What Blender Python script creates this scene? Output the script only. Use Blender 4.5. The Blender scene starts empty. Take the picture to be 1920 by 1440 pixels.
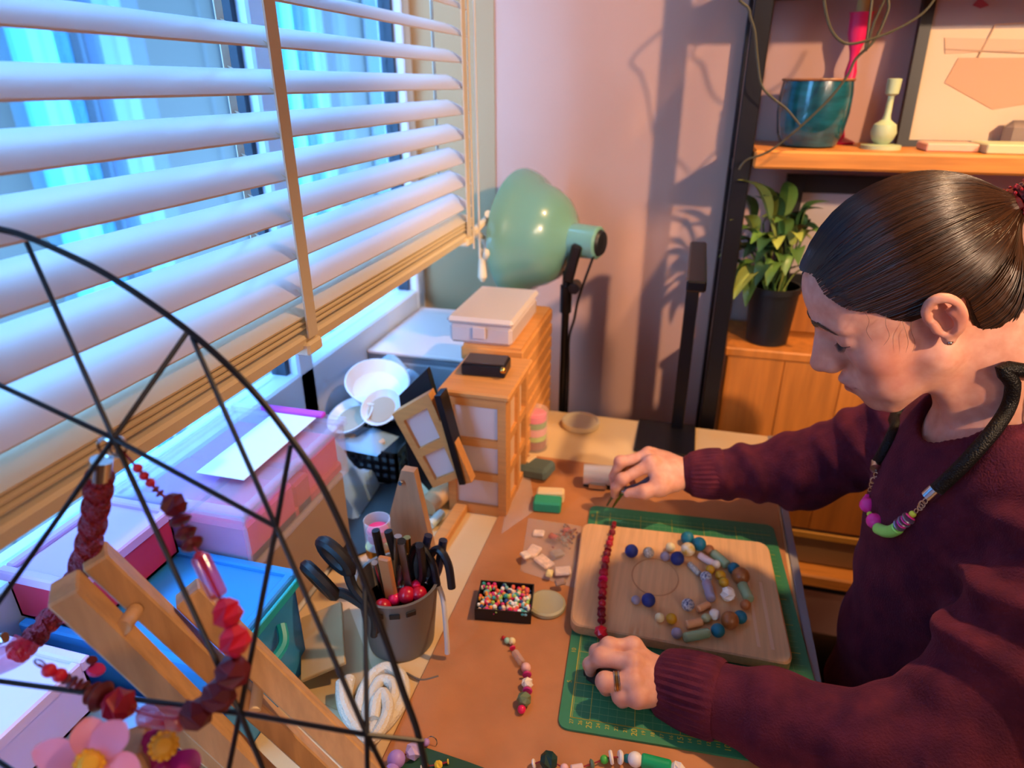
import bpy, math, random
import numpy as np
from mathutils import Vector, Matrix
random.seed(7); rng = np.random.default_rng(7)
scene = bpy.context.scene
COL = scene.collection

# ------------------------------------------------------------------ camera, world, lights, exposure
CAMZ, PITCH, YAW, FPX = 1.416, math.radians(24.323), math.radians(14.822), 1250.0
cam_d = bpy.data.cameras.new('camera'); cam = bpy.data.objects.new('camera', cam_d); COL.objects.link(cam)
cam.location = (0, 0, CAMZ); cam.rotation_euler = (math.pi/2-PITCH, 0, YAW)
cam_d.sensor_width = 36; cam_d.lens = 36*FPX/1920; cam_d.clip_start = .02
cam_d.dof.use_dof = True; cam_d.dof.focus_distance = .68
cam_d.dof.aperture_fstop = 4.6
scene.camera = cam
scene.view_settings.view_transform = 'Standard'; scene.view_settings.look = 'None'
scene.view_settings.gamma = 1; scene.view_settings.use_curve_mapping = False
scene.view_settings.exposure = 0.3
world = bpy.data.worlds.new('sky'); scene.world = world; world.use_nodes = True
wn = world.node_tree.nodes; wl = world.node_tree.links; wn.clear()
wo = wn.new('ShaderNodeOutputWorld'); bg = wn.new('ShaderNodeBackground')
bg.inputs[0].default_value = (.16, .47, 1.0, 1); bg.inputs[1].default_value = 14
wl.new(bg.outputs[0], wo.inputs[0])
def lamp(name, loc, power, colour, radius, cone=None, blend=.35, aim=None):
    d = bpy.data.lights.new(name, 'SPOT' if cone else 'POINT')
    if cone: d.spot_size = math.radians(cone); d.spot_blend = blend
    d.energy = power; d.color = colour; d.shadow_soft_size = radius
    o = bpy.data.objects.new(name, d); o.location = loc; COL.objects.link(o)
    if aim: o.rotation_euler = (Vector(aim)-Vector(loc)).to_track_quat('-Z', 'Y').to_euler()
    return o
lamp('ceiling_spot_light', (.66, .93, 2.36), 84, (1, .60, .29), .035, 100, .5)
lamp('ceiling_room_light', (1.55, -.75, 2.25), 250, (1, .67, .43), .05, 46, .5, (.30, 1.6, 1.42))
lamp('added_fill_light', (1.4, -1.7, 2.2), 34, (1, .78, .62), .25)  # soft fill added from behind the camera, stands for no particular lamp

# ------------------------------------------------------------------ pixel rays -> points at their real distance
TZ = .74
_f = np.array([-math.sin(YAW)*math.cos(PITCH), math.cos(YAW)*math.cos(PITCH), -math.sin(PITCH)])
_r = np.array([math.cos(YAW), math.sin(YAW), 0.]); _u = np.cross(_r, _f); CAM = np.array([0, 0, CAMZ])
def ray(u, v): return _f + _r*(u-960)/FPX - _u*(v-720)/FPX
def D(u, v, d): return CAM + ray(u, v)*d
def T(u, v, h=0.): r = ray(u, v); return CAM + r*((TZ+h-CAMZ)/r[2])
def Y(u, v, y): r = ray(u, v); return CAM + r*(y/r[1])
def X(u, v, x): r = ray(u, v); return CAM + r*(x/r[0])

# ------------------------------------------------------------------ materials
def lin(h):
    h = h.lstrip('#'); c = [int(h[i:i+2], 16)/255 for i in (0, 2, 4)]
    return [x/12.92 if x <= .04045 else ((x+.055)/1.055)**2.4 for x in c]
_mats = {}
def M(name, col='808080', rough=.5, metal=0., var=0., vscale=30., bump=0., bscale=60., trans=0., alpha=1., coat=0.,
      sss=0., sheen=0., emit=0., stretch=None, col2=None, ior=1.45, detail=4.):
    if name in _mats: return _mats[name]
    m = bpy.data.materials.new(name); m.use_nodes = True; n = m.node_tree.nodes; l = m.node_tree.links
    b = n['Principled BSDF']; c = lin(col)+[1]
    b.inputs['Base Color'].default_value = c; b.inputs['Roughness'].default_value = rough
    b.inputs['Metallic'].default_value = metal; b.inputs['IOR'].default_value = ior
    b.inputs['Transmission Weight'].default_value = trans; b.inputs['Alpha'].default_value = alpha
    b.inputs['Coat Weight'].default_value = coat; b.inputs['Sheen Weight'].default_value = sheen
    if sss:
        b.inputs['Subsurface Weight'].default_value = sss; b.inputs['Subsurface Radius'].default_value = (.012, .005, .003)
        b.inputs['Subsurface Scale'].default_value = .35
    if emit:
        b.inputs['Emission Color'].default_value = c; b.inputs['Emission Strength'].default_value = emit
    if var or bump or col2:
        tc = n.new('ShaderNodeTexCoord'); mp = n.new('ShaderNodeMapping'); l.new(tc.outputs['Object'], mp.inputs[0])
        if stretch: mp.inputs['Scale'].default_value = stretch
        if var or col2:
            nz = n.new('ShaderNodeTexNoise'); nz.inputs['Scale'].default_value = vscale; nz.inputs['Detail'].default_value = detail
            l.new(mp.outputs[0], nz.inputs['Vector'])
            rp = n.new('ShaderNodeValToRGB'); l.new(nz.outputs[0], rp.inputs[0]); l.new(rp.outputs[0], b.inputs['Base Color'])
            c2 = lin(col2) if col2 else [x*(1-var) for x in c[:3]]
            c1 = c[:3] if col2 else [min(1, x*(1+var)) for x in c[:3]]
            rp.color_ramp.elements[0].position = .35; rp.color_ramp.elements[1].position = .65
            rp.color_ramp.elements[0].color = c2+[1]; rp.color_ramp.elements[1].color = c1+[1]
        if bump:
            n2 = n.new('ShaderNodeTexNoise'); n2.inputs['Scale'].default_value = bscale; n2.inputs['Detail'].default_value = 3
            l.new(mp.outputs[0], n2.inputs['Vector'])
            bp = n.new('ShaderNodeBump'); bp.inputs['Strength'].default_value = bump; bp.inputs['Distance'].default_value = .002
            l.new(n2.outputs[0], bp.inputs['Height']); l.new(bp.outputs[0], b.inputs['Normal'])
    _mats[name] = m; return m

# ------------------------------------------------------------------ mesh builder
class MB:
    def __init__(s): s.v = []; s.f = []
    def add(s, vs, fs):
        o = len(s.v); s.v += [tuple(map(float, p)) for p in vs]; s.f += [tuple(i+o for i in f) for f in fs]; return s
    def box(s, lo, hi, ch=0.):
        return s.obox((np.array(lo)+np.array(hi))/2, (1, 0, 0), (0, 1, 0), (np.array(hi)-np.array(lo))/2, ch)
    def obox(s, c, ax, ay, h, ch=0.):
        c = np.array(c, float); ax = np.array(ax, float); ax /= np.linalg.norm(ax); ay = np.array(ay, float); ay = ay-ax*np.dot(ax, ay); ay /= np.linalg.norm(ay)
        az = np.cross(ax, ay); hx, hy, hz = h
        ch = min(ch, .49*min(h)*2)
        if ch <= 0:
            vs = [c+ax*hx*i+ay*hy*j+az*hz*k for i in (-1, 1) for j in (-1, 1) for k in (-1, 1)]
            return s.add(vs, [(0, 1, 3, 2), (4, 6, 7, 5), (0, 4, 5, 1), (2, 3, 7, 6), (0, 2, 6, 4), (1, 5, 7, 3)])
        vs = []; idx = {}
        for i in (-1, 1):
            for j in (-1, 1):
                for k in (-1, 1):
                    for a in range(3):
                        q = [hx-ch, hy-ch, hz-ch]; q[a] += ch
                        idx[i, j, k, a] = len(vs); vs.append(c+ax*q[0]*i+ay*q[1]*j+az*q[2]*k)
        F = []
        for i in (-1, 1): F.append([idx[i, j, k, 0] for j, k in ((-1, -1), (1, -1), (1, 1), (-1, 1))])
        for j in (-1, 1): F.append([idx[i, j, k, 1] for i, k in ((-1, -1), (1, -1), (1, 1), (-1, 1))])
        for k in (-1, 1): F.append([idx[i, j, k, 2] for i, j in ((-1, -1), (1, -1), (1, 1), (-1, 1))])
        for i in (-1, 1):
            for j in (-1, 1):
                F.append([idx[i, j, -1, 0], idx[i, j, 1, 0], idx[i, j, 1, 1], idx[i, j, -1, 1]])
        for i in (-1, 1):
            for k in (-1, 1): F.append([idx[i, -1, k, 0], idx[i, 1, k, 0], idx[i, 1, k, 2], idx[i, -1, k, 2]])
        for j in (-1, 1):
            for k in (-1, 1): F.append([idx[-1, j, k, 1], idx[1, j, k, 1], idx[1, j, k, 2], idx[-1, j, k, 2]])
        for i in (-1, 1):
            for j in (-1, 1):
                for k in (-1, 1): F.append([idx[i, j, k, a] for a in range(3)])
        return s.add(vs, F)
    def bar(s, a, b, w, h, up=(0, 0, 1), ch=0.):
        a = np.array(a, float); b = np.array(b, float); d = b-a; L = np.linalg.norm(d)
        ay = np.array(up, float)
        if abs(np.dot(d/L, ay)) > .99: ay = np.array([0, 1., 0])
        side = np.cross(ay, d/L); return s.obox((a+b)/2, d, side, (L/2, w/2, h/2), ch)
    def tube(s, pts, r, n=8, cap=True, closed=False, squash=None):
        P = [np.array(p, float) for p in pts]; N = len(P); rr = r if hasattr(r, '__len__') else [r]*N
        tang = []
        for i in range(N):
            if closed: t = P[(i+1) % N]-P[i-1]
            else: t = P[min(i+1, N-1)]-P[max(i-1, 0)]
            tang.append(t/(np.linalg.norm(t)+1e-12))
        ref = np.array([0, 0, 1.]) if abs(tang[0][2]) < .9 else np.array([1., 0, 0])
        a = np.cross(tang[0], ref); a /= np.linalg.norm(a); vs = []
        for i in range(N):
            a = a-tang[i]*np.dot(a, tang[i]); a /= np.linalg.norm(a); b = np.cross(tang[i], a)
            for k in range(n):
                th = 2*math.pi*k/n; vs.append(P[i]+rr[i]*(a*math.cos(th)+b*math.sin(th)))
        F = []
        for i in range(N if closed else N-1):
            j = (i+1) % N
            for k in range(n): F.append((i*n+k, i*n+(k+1) % n, j*n+(k+1) % n, j*n+k))
        if cap and not closed: F += [tuple(range(n))[::-1], tuple((N-1)*n+k for k in range(n))]
        return s.add(vs, F)
    def cyl(s, a, b, r, r2=None, n=16): return s.tube([a, b], [r, r if r2 is None else r2], n)
    def lathe(s, prof, c=(0, 0, 0), axis=(0, 0, 1), n=28, sx=1., sy=1.):
        az = np.array(axis, float); az /= np.linalg.norm(az); ref = np.array([0, 0, 1.]) if abs(az[2]) < .9 else np.array([1., 0, 0])
        ax = np.cross(ref, az); ax /= np.linalg.norm(ax); ay = np.cross(az, ax); c = np.array(c, float); vs = []; m = len(prof)
        for r, z in prof:
            for k in range(n):
                th = 2*math.pi*k/n; vs.append(c+az*z+ax*r*sx*math.cos(th)+ay*r*sy*math.sin(th))
        F = [(i*n+k, i*n+(k+1) % n, (i+1)*n+(k+1) % n, (i+1)*n+k) for i in range(m-1) for k in range(n)]
        if prof[0][0] > 1e-6: F.append(tuple(range(n))[::-1])
        if prof[-1][0] > 1e-6: F.append(tuple((m-1)*n+k for k in range(n)))
        return s.add(vs, F)
    def ball(s, c, r, n=14, m=8, sc=(1, 1, 1)):
        prof = [(max(1e-5, r*math.sin(math.pi*i/m)), -r*math.cos(math.pi*i/m)) for i in range(m+1)]
        o = len(s.v); s.lathe(prof, (0, 0, 0), n=n)
        for i in range(o, len(s.v)): p = s.v[i]; s.v[i] = (c[0]+p[0]*sc[0], c[1]+p[1]*sc[1], c[2]+p[2]*sc[2])
        return s
    def prism(s, poly, off):
        off = np.array(off, float); n = len(poly); vs = [np.array(p, float) for p in poly]+[np.array(p, float)+off for p in poly]
        return s.add(vs, [tuple(range(n))[::-1], tuple(range(n, 2*n))]+[(i, (i+1) % n, n+(i+1) % n, n+i) for i in range(n)])

def mesh_of(name, v, f, mat, smooth=True, origin=(0, 0, 0)):
    me = bpy.data.meshes.new(name); o = np.array(origin, float)
    me.from_pydata([tuple(np.array(p)-o) for p in v] if not isinstance(v, np.ndarray) else (v-o).tolist(), [], f if not isinstance(f, np.ndarray) else f.tolist())
    me.materials.append(mat)
    import bmesh
    bm = bmesh.new(); bm.from_mesh(me); bmesh.ops.recalc_face_normals(bm, faces=bm.faces)
    for fa in bm.faces: fa.smooth = smooth
    if smooth:
        for e in bm.edges:
            if len(e.link_faces) == 2 and e.calc_face_angle(0) > .6: e.smooth = False
    bm.to_mesh(me); bm.free()
    return me
def tag(o, label=None, cat=None, group=None, kind=None):
    for k, x in (('label', label), ('category', cat), ('group', group), ('kind', kind)):
        if x: o[k] = x
    return o
def thing(name, label, cat, loc=(0, 0, 0), group=None):
    o = bpy.data.objects.new(name, None); o.empty_display_size = .02; o.location = tuple(map(float, loc)); COL.objects.link(o)
    return tag(o, label, cat, group)
def root_world(p):
    w = np.zeros(3)
    while p: w += np.array(p.location); p = p.parent
    return w
def obj(name, mb, mat, parent=None, smooth=True, label=None, cat=None, group=None, kind=None):
    V = np.array(mb.v)
    if parent is None: org = np.array([(V[:, 0].min()+V[:, 0].max())/2, (V[:, 1].min()+V[:, 1].max())/2, V[:, 2].min()]); loc = org
    else: org = root_world(parent); loc = np.zeros(3)
    me = mesh_of(name, V, mb.f, mat, smooth, org)
    o = bpy.data.objects.new(name, me); o.location = tuple(loc); COL.objects.link(o)
    if parent: o.parent = parent
    return tag(o, label, cat, group, kind)
def struct(name, mb, mat, parent=None, smooth=True):
    return obj(name, mb, mat, parent, smooth, kind=None if parent else 'structure')
def copy_tree(o, loc=None, parent=None):
    c = o.copy(); COL.objects.link(c)
    if parent: c.parent = parent
    if loc is not None: c.location = loc
    for ch in list(o.children): copy_tree(ch, None, c)
    return c
def arc(pts, n=40):   # smooth curve through points
    P = np.array(pts, float); N = len(P); out = []
    for i in range(N-1):
        p0, p1, p2, p3 = P[max(i-1, 0)], P[i], P[i+1], P[min(i+2, N-1)]
        k = max(2, n//(N-1))
        for j in range(k):
            t = j/k; out.append(.5*((2*p1)+(-p0+p2)*t+(2*p0-5*p1+4*p2-p3)*t*t+(-p0+3*p1-3*p2+p3)*t**3))
    out.append(P[-1]); return out

# ------------------------------------------------------------------ common materials
BLACK = M('black_metal', '17161a', .38, .3)
BLKPL = M('black_plastic', '141416', .45)
WOODL = M('light_wood', 'c79e70', .5, var=.12, vscale=7, stretch=(14, 14, 1.5), bump=.08, bscale=30)
WOODX = M('light_wood_along_x', 'cf9050', .5, var=.07, vscale=6, stretch=(1.2, 22, 22), bump=.06, bscale=30)
WOODY = M('board_wood', 'd8a878', .45, var=.09, vscale=6, stretch=(26, 1.2, 26), bump=.05, bscale=20)
CHROME = M('polished_metal', 'c8c6c4', .18, 1.)
GOLD = M('yellow_metal', 'c9a05a', .25, 1.)
CLEAR = M('clear_plastic', 'eef0f6', .12, alpha=.28)
FROST = M('frosted_pane', 'd8c8c6', .4, alpha=.9)
WHITEP = M('white_plastic', 'e4e2e0', .4)
CREAM = M('cream_paint', 'd9c3a0', .5)

# ------------------------------------------------------------------ the room
WX, GX, WY = -.475, -.66, 1.60
FL = M('floor_boards', '5a4334', .5, var=.25, vscale=4, stretch=(1, 12, 1))
struct('floor', MB().box((-1.2, -2.4, -.06), (2.4, 1.75, 0)), FL)
PINKW = M('pink_wall_paint', 'c49a87', .8, var=.03, vscale=3, bump=.1, bscale=120)
BEIGEW = M('beige_wall_paint', 'ae8e66', .8, bump=.1, bscale=120)
struct('wall_back', MB().box((WX+.012, WY, 0), (2.4, WY+.12, 2.5)), PINKW)
struct('wall_right', MB().box((2.4, -2.4, 0), (2.5, 1.75, 2.5)), PINKW)
struct('wall_front', MB().box((-.9, -2.5, 0), (2.5, -2.4, 2.5)), PINKW)
struct('ceiling', MB().box((-.9, -2.5, 2.5), (2.5, 1.75, 2.56)), M('ceiling_paint', 'd8d2cc', .9))
wl_m = MB().box((-.72, -2.4, 0), (WX, 1.72, .70)); wl_m.box((-.72, -2.4, 0.70), (WX, -.7, 2.5)); wl_m.box((-.72, -.7, 2.2), (WX, 1.72, 2.5))
struct('wall_left', wl_m, BEIGEW)
struct('wall_unseen_shade', MB().box((-.84, -9, 2.5), (-.72, 12, 9)), M('render_grey', '6a655e', .9))  # unseen upper wall of this house, added to shade the house opposite
struct('trim_jamb', MB().box((GX-.06, WY-.004, .70), (WX+.012, WY+.12, 2.2)), BEIGEW)
struct('trim_sill', MB().box((GX-.02, -.7, .70), (WX-.002, WY-.004, .738), .003), M('sill_paint', 'c9c4c0', .5))
# window
WF = M('window_frame_white', 'c9d6e8', .4)
win = MB(); 
for y0, y1 in ((-.7, -.63), (.30, .345), (.98, 1.03), (1.545, WY-.004)): win.box((GX-.06, y0, .738), (GX, y1, 2.2), .004)
win.box((GX-.06, -.63, .738), (GX, 1.545, .93), .004); win.box((GX-.06, -.63, 2.13), (GX, 1.545, 2.2), .004)
wroot = bpy.data.objects.new('window_1', None); wroot.location = (GX, .45, .738); COL.objects.link(wroot); wroot['kind'] = 'structure'
obj('frame', win, WF, wroot)
sash = M('dark_gasket', '2b3340', .5)
for k, (a, b) in enumerate(((-.63, .30), (.345, .98), (1.03, 1.545))):
    g = MB()
    for yy in (a, b-.012): g.box((GX-.05, yy, .93), (GX-.02, yy+.012, 2.13))
    obj('gasket', g, sash, wroot)
    obj('pane', MB().box((GX-.04, a+.012, .93), (GX-.034, b-.012, 2.13)), M('window_glass', 'ffffff', .0, trans=1., ior=1.02, alpha=.25), wroot)
# ------------------------------------------------------------------ outside: the house across the lane
OUTB = M('grey_cladding', '4a4038', .7, var=.05, vscale=.5)
bld = thing('building', 'grey clad house across the street, seen between the blind slats', 'building', (-3.6, 2.2, -1.2))
BX = -3.6
obj('wall', MB().box((BX-.3, -4, -1.2), (BX, 9.5, 6)), OUTB, bld)
skylit_strip = M('skylit_pilaster', '5fb0d8', .5); brick = M('brick_red', '8a4a30', .8, var=.15, vscale=2); dkw = M('dark_window', '141e2c', .15)  # pilasters are white; the blue skylight on them is put into the colour
palef = M('pale_blue_trim', '5c7090', .5)
for y0 in (.55, 3.15, 5.6, 8.2):
    obj('pilaster', MB().box((BX, y0, -1.2), (BX+.14, y0+.16, 6)), skylit_strip, bld)
    obj('downpipe', MB().cyl((BX+.07, y0+.34, -1.2), (BX+.07, y0+.34, 6), .06, n=8), dkw, bld)
    obj('trim_strip', MB().box((BX, y0+.52, -1.2), (BX+.10, y0+.74, 6)), palef, bld)
    for z in (-.4, 1.0, 2.4): obj('panel_joint', MB().box((BX, y0+1.0, z), (BX+.02, y0+2.5, z+.04)), dkw, bld)
    obj('panel_joint', MB().box((BX, y0+1.75, -1.2), (BX+.03, y0+1.79, 6)), dkw, bld)
for y0, z0, w, h, mt in ((-.9, 1.3, .5, 1.2, brick), (-.1, 1.2, .45, .5, brick), (-1.6, 1.2, .55, .9, palef), (-.3, .55, .5, .5, dkw), (-.9, .3, .45, .7, dkw), (-1.8, .2, .7, .8, brick),
                         (-2.6, .3, .6, 1.2, dkw), (-.1, -.4, .5, .7, brick), (-1.0, -.5, .6, .5, palef), (-3.4, .6, .6, 1.2, brick)):
    f = obj('window', MB().box((BX, y0, z0), (BX+.05, y0+w, z0+h)), mt, bld)

# ------------------------------------------------------------------ venetian blind
SLX = -.445
SLAT = M('blind_slat', 'dad4d2', .38); RAILM = M('blind_rail', 'e0cda8', .45); TAPE = M('ladder_tape', 'd2c4ac', .7)
blind = thing('venetian_blind', 'white wide-slat venetian blind half tilted over the window', 'blind', (SLX, .4, 1.12))
tilt = math.radians(27); z_rail = 1.416+SLX*.612
def slat_mb(z, y0=-.62, y1=1.285, tl=tilt):
    m = MB(); n = 6; top = []; bot = []
    for i in range(n+1):
        s = -1+2*i/n; x = .025*s; c = .003*(1-s*s)   # slightly crowned
        px = SLX+x*math.cos(tl)+c*math.sin(tl); pz = z-x*math.sin(tl)+c*math.cos(tl); top.append((px, pz)); bot.append((px-.0022*math.sin(tl), pz-.0022*math.cos(tl)))
    ring = top+bot[::-1]
    vs = [(x, y0, zz) for x, zz in ring]+[(x, y1, zz) for x, zz in ring]; k = len(ring)
    m.add(vs, [tuple(range(k)), tuple(range(k, 2*k))[::-1]]+[(i, (i+1) % k, k+(i+1) % k, k+i) for i in range(k)])
    return m
s0 = obj('slat', slat_mb(0), SLAT, blind); s0.location.z = 0
base = z_rail+.034
zs = []
for k in range(24): zs.append(base+.028+.0425*k)
for i, z in enumerate(zs):
    o = s0 if i == 0 else s0.copy()
    if i: COL.objects.link(o)
    o.location = (0, 0, z)
for j in range(3):
    o = obj('slat', slat_mb(base-.016+.0065*j, tl=math.radians(12)), RAILM, blind)
obj('bottom_rail', MB().obox((SLX, .3325, z_rail), (math.cos(.2), 0, -math.sin(.2)), (0, 1, 0), (.026, .9525, .009), .003), RAILM, blind)
for yt in (.655, 1.245, .05):
    obj('ladder_tape', MB().bar((SLX+.029, yt, z_rail), (SLX+.026, yt, 2.15), .0022, .020, up=(0, 1, 0)), TAPE, blind)
    obj('ladder_tape', MB().bar((SLX-.03, yt, z_rail+.02), (SLX-.028, yt, 2.15), .0015, .012, up=(0, 1, 0)), TAPE, blind)
    rung = MB()
    for z in zs: rung.tube([(SLX-.029, yt, z+.013), (SLX+.028, yt, z-.013)], .0012, 4)
    obj('ladder_rungs', rung, TAPE, blind)
    obj('tape_plug', MB().obox((SLX+.018, yt, z_rail-.012), (1, 0, 0), (0, 1, 0), (.014, .016, .008), .003), RAILM, blind)
for yt, zz in ((1.30, z_rail-.06), (1.262, z_rail-.03)):
    obj('lift_cord', MB().tube([(SLX+.03, yt, 2.15), (SLX+.032, yt, zz)], .0022, 6), TAPE, blind)
obj('cord_bundle', MB().tube(arc([(SLX+.035+.012*math.cos(t), 1.315+.014*math.sin(t*1.7), z_rail+.03-.012*t) for t in np.arange(0, 8, .7)], 60), .008, 7), RAILM, blind)
obj('cord_tassel', MB().lathe([(.004, .03), (.008, .0), (.010, -.03), (.004, -.04)], (SLX+.034, 1.31, z_rail-.07)), RAILM, blind)
obj('head_rail', MB().box((SLX-.03, -.62, 2.12), (SLX+.03, 1.285, 2.17), .003), SLAT, blind)

# ------------------------------------------------------------------ the work table
TXR, TYB = .211, 1.328
table = thing('work_table', 'long cream-topped work table standing under the window', 'table', (-.13, .7, 0))
TTOP = M('table_laminate', 'd8b98a', .45, var=.03, vscale=5)
obj('tabletop', MB().box((WX+.002, .06, TZ-.028), (TXR-.006, TYB, TZ), .002), TTOP, table)
obj('edge_band', MB().box((TXR-.006, .06, TZ-.03), (TXR+.006, TYB, TZ+.0015), .001), M('grey_edge', '8f8a8c', .4), table, label='grey metal edge strip')
for x in (WX+.04, TXR-.05):
    for y in (.12, TYB-.05): obj('leg', MB().box((x-.02, y-.02, 0), (x+.02, y+.02, TZ-.028), .002), BLACK, table)
obj('work_board', MB().box((-.264, .30, TZ+.0003), (.199, 1.118, TZ+.0035), .001), M('hardboard', 'b4774a', .55, var=.10, vscale=14, bump=.15, bscale=350),
    label='thin brown hardboard sheet covering the table top where she works', cat='board')
BZ = TZ+.0037

# cutting mat with printed grid: its local axes follow the mat
mBL, mTL = T(1045, 1365, .005), T(1107, 950, .005)
mv = (mTL-mBL)[:2]; mv /= np.linalg.norm(mv); mu = np.array([mv[1], -mv[0]])
def matp(a, b, z): return np.array([*(mBL[:2]+mu*a+mv*b), z])
MW, ML = .302, .446
cmat = M('cutting_mat', '2f7a55', .5)
mroot = thing('cutting_mat', 'green cutting mat with yellow centimetre grid and numbers under the wooden board', 'cutting mat', matp(MW/2, ML/2, BZ))
def rrect(w, h, r, n=5):
    out = []
    for cx, cy, a in ((w-r, h-r, 0), (r, h-r, 90), (r, r, 180), (w-r, r, 270)):
        for i in range(n+1): t = math.radians(a+90*i/n); out.append((cx+r*math.cos(t), cy+r*math.sin(t)))
    return out
obj('mat_sheet', MB().prism([matp(a, b, BZ) for a, b in rrect(MW, ML, .012)], (0, 0, .0028)), cmat, mroot)
MZ = BZ+.0028
gl = MB(); gy = MB()
g0, g1 = .013, MW-.013; h0, h1 = .016, ML-.016
def ml(m, a0, b0, a1, b1, w): m.bar(matp(a0, b0, MZ+.0001), matp(a1, b1, MZ+.0001), w, .0002)
n_a = 27; st = .0102
for i in range(n_a+1):
    a = g0+.002+i*st; big = (27-i) % 5 == 0
    if a < g1+.001: ml(gy if big or i == 0 else gl, a, h0, a, h1, .0007 if big else .0003)
for i in range(42):
    b = h0+i*.01; big = i % 5 == 0
    if b < h1: ml(gy if big else gl, g0, b, g1+.004, b, .0006 if big else .0003)
ml(gy, g0, h0, g1+.006, h0, .0011); ml(gy, g0, h0, g0, h1, .0011)
obj('grid_lines', gl, M('grid_pale', '6fa070', .6), mroot, kind='stuff'); obj('grid_lines_bold', gy, M('grid_yellow', 'b8a83c', .6), mroot, kind='stuff')
def text_part(name, body, size, pos, dirv, mat, parent, up=(0, 0, 1), ext=.0001, align='CENTER'):
    cu = bpy.data.curves.new(name, 'FONT'); cu.body = body; cu.size = size; cu.extrude = ext; cu.align_x = align; cu.align_y = 'CENTER'
    to = bpy.data.objects.new(name, cu); COL.objects.link(to)
    xx = Vector(dirv).normalized(); zz = Vector(up).normalized(); yy = zz.cross(xx); mtx = Matrix((xx, yy, zz)).transposed().to_4x4()
    bpy.context.view_layer.update(); dg = bpy.context.evaluated_depsgraph_get(); me = bpy.data.meshes.new_from_object(to.evaluated_get(dg))
    me.transform(mtx); bpy.data.objects.remove(to); me.materials.clear(); me.materials.append(mat)
    o = bpy.data.objects.new(name, me); COL.objects.link(o); o.location = Vector(pos)-Vector(root_world(parent)); o.parent = parent; return o
mu3 = (*mu, 0); mv3 = (*mv, 0)
for i in range(0, 27):
    n = 27-i; big = n % 5 == 0
    text_part('number', str(n), .0095 if big else .0062, matp(g0+.002+i*st, .0095 if big else .0105, MZ+.0003), mv3, _mats['grid_yellow'], mroot)
for i in range(1, 42):
    if i % 5 == 0: text_part('number', str(i), .008, matp(.0065, h0+i*.01, MZ+.0003), mv3, _mats['grid_yellow'], mroot)

# wooden chopping board with a groove ring
bTL, bTR, bBL, bBR = T(1092, 978, .024), T(1440, 1016, .024), T(1068, 1168, .024), T(1490, 1246, .024)
bTL, bTR, bBL, bBR = [np.array([p[0], p[1], MZ]) for p in (bTL, bTR, bBL, bBR)]
def bil(a, b): return (bBL*(1-a)+bBR*a)*(1-b)+(bTL*(1-a)+bTR*a)*b
outl = []
for cx, cy, a0 in ((.955, .92, 0), (.045, .92, 90), (.045, .08, 180), (.955, .08, 270)):
    for i in range(6):
        t = math.radians(a0+18*i); outl.append(bil(cx+.045*math.cos(t), cy+.08*math.sin(t)))
BT = .0165
m = MB(); n = len(outl); cen = sum(outl)/n
lay = [(0, .985), (.002, 1.), (BT-.002, 1.), (BT, .985)]
vs = [cen+(p-cen)*s+np.array([0, 0, z]) for z, s in lay for p in outl]
m.add(vs, [tuple(range(n))[::-1], tuple(range(3*n, 4*n))]+[(i*n+k, i*n+(k+1) % n, (i+1)*n+(k+1) % n, (i+1)*n+k) for i in range(3) for k in range(n)])
wb = thing('wooden_board', 'pale wooden board with a ring groove laid on the cutting mat', 'board', cen)
obj('slab', m, WOODY, wb)
WZ = MZ+BT
ringc = bil(.40, .52)+np.array([0, 0, BT])
obj('ring_groove', MB().tube([ringc+np.array([.033*math.cos(t), .040*math.sin(t), -.0004]) for t in np.linspace(0, 2*math.pi, 41)[:-1]], .0012, 5, closed=True), M('board_wood_dark', 'bd8a5c', .5), wb)
for a in (.86, .92):
    obj('side_groove', MB().bar(bil(a, .08)+np.array([0, 0, BT+.0002]), bil(a, .6)+np.array([0, 0, BT+.0002]), .004, .0006), M('board_wood_pale', 'e2b892', .4), wb)

# ------------------------------------------------------------------ beads
_bm = {}
def bead_mesh(kind, mat):
    key = (kind, mat.name)
    if key in _bm: return _bm[key]
    m = MB(); sm = True
    if kind == 'ball': m.ball((0, 0, 0), 1, 16, 10)
    elif kind == 'facet':
        sm = False; prof = [(.45, -.92), (.98, -.42), (1.02, .35), (.5, .92)]; m.lathe(prof, n=6)
        o = len(m.v)//2
        for i in range(12, 24): x, y, z = m.v[i]; c, s = math.cos(.52), math.sin(.52); m.v[i] = (x*c-y*s, x*s+y*c, z) if i < 18 else (x, y, z)
    elif kind == 'disc': m.lathe([(.3, -.3), (.85, -.26), (1, 0), (.85, .26), (.3, .3)], n=18)
    elif kind == 'lens': m.lathe([(.2, -.42), (.7, -.34), (1, 0), (.7, .34), (.2, .42)], n=18)
    elif kind == 'tube': m.lathe([(.55, -1), (.85, -.97), (1, -.85), (1, .85), (.85, .97), (.55, 1)], n=18)
    me = mesh_of('bead_'+kind, m.v, m.f, mat, sm); _bm[key] = me; return me
def orient(d):
    return Vector(tuple(map(float, d))).to_track_quat('Z', 'Y').to_euler()
def bead(name, kind, mat, pos, r, d=(0, 0, 1), L=None, parent=None, label=None, cat=None, group=None):
    o = bpy.data.objects.new(name, bead_mesh(kind, mat)); COL.objects.link(o)
    o.rotation_euler = orient(d); o.scale = (r, r, L if L else r)
    o.location = tuple(np.array(pos)-root_world(parent)); o.parent = parent
    return tag(o, label, cat, group)
def BMAT(n, c, **k):
    k.setdefault('rough', .4); return M('bead_'+n, c, **k)
navy = BMAT('navy', '20307c', rough=.55); teal = BMAT('teal', '0f6b86', rough=.5); brown = BMAT('brown_wood', '9a5a2e', var=.2, vscale=2, rough=.3)
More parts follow.
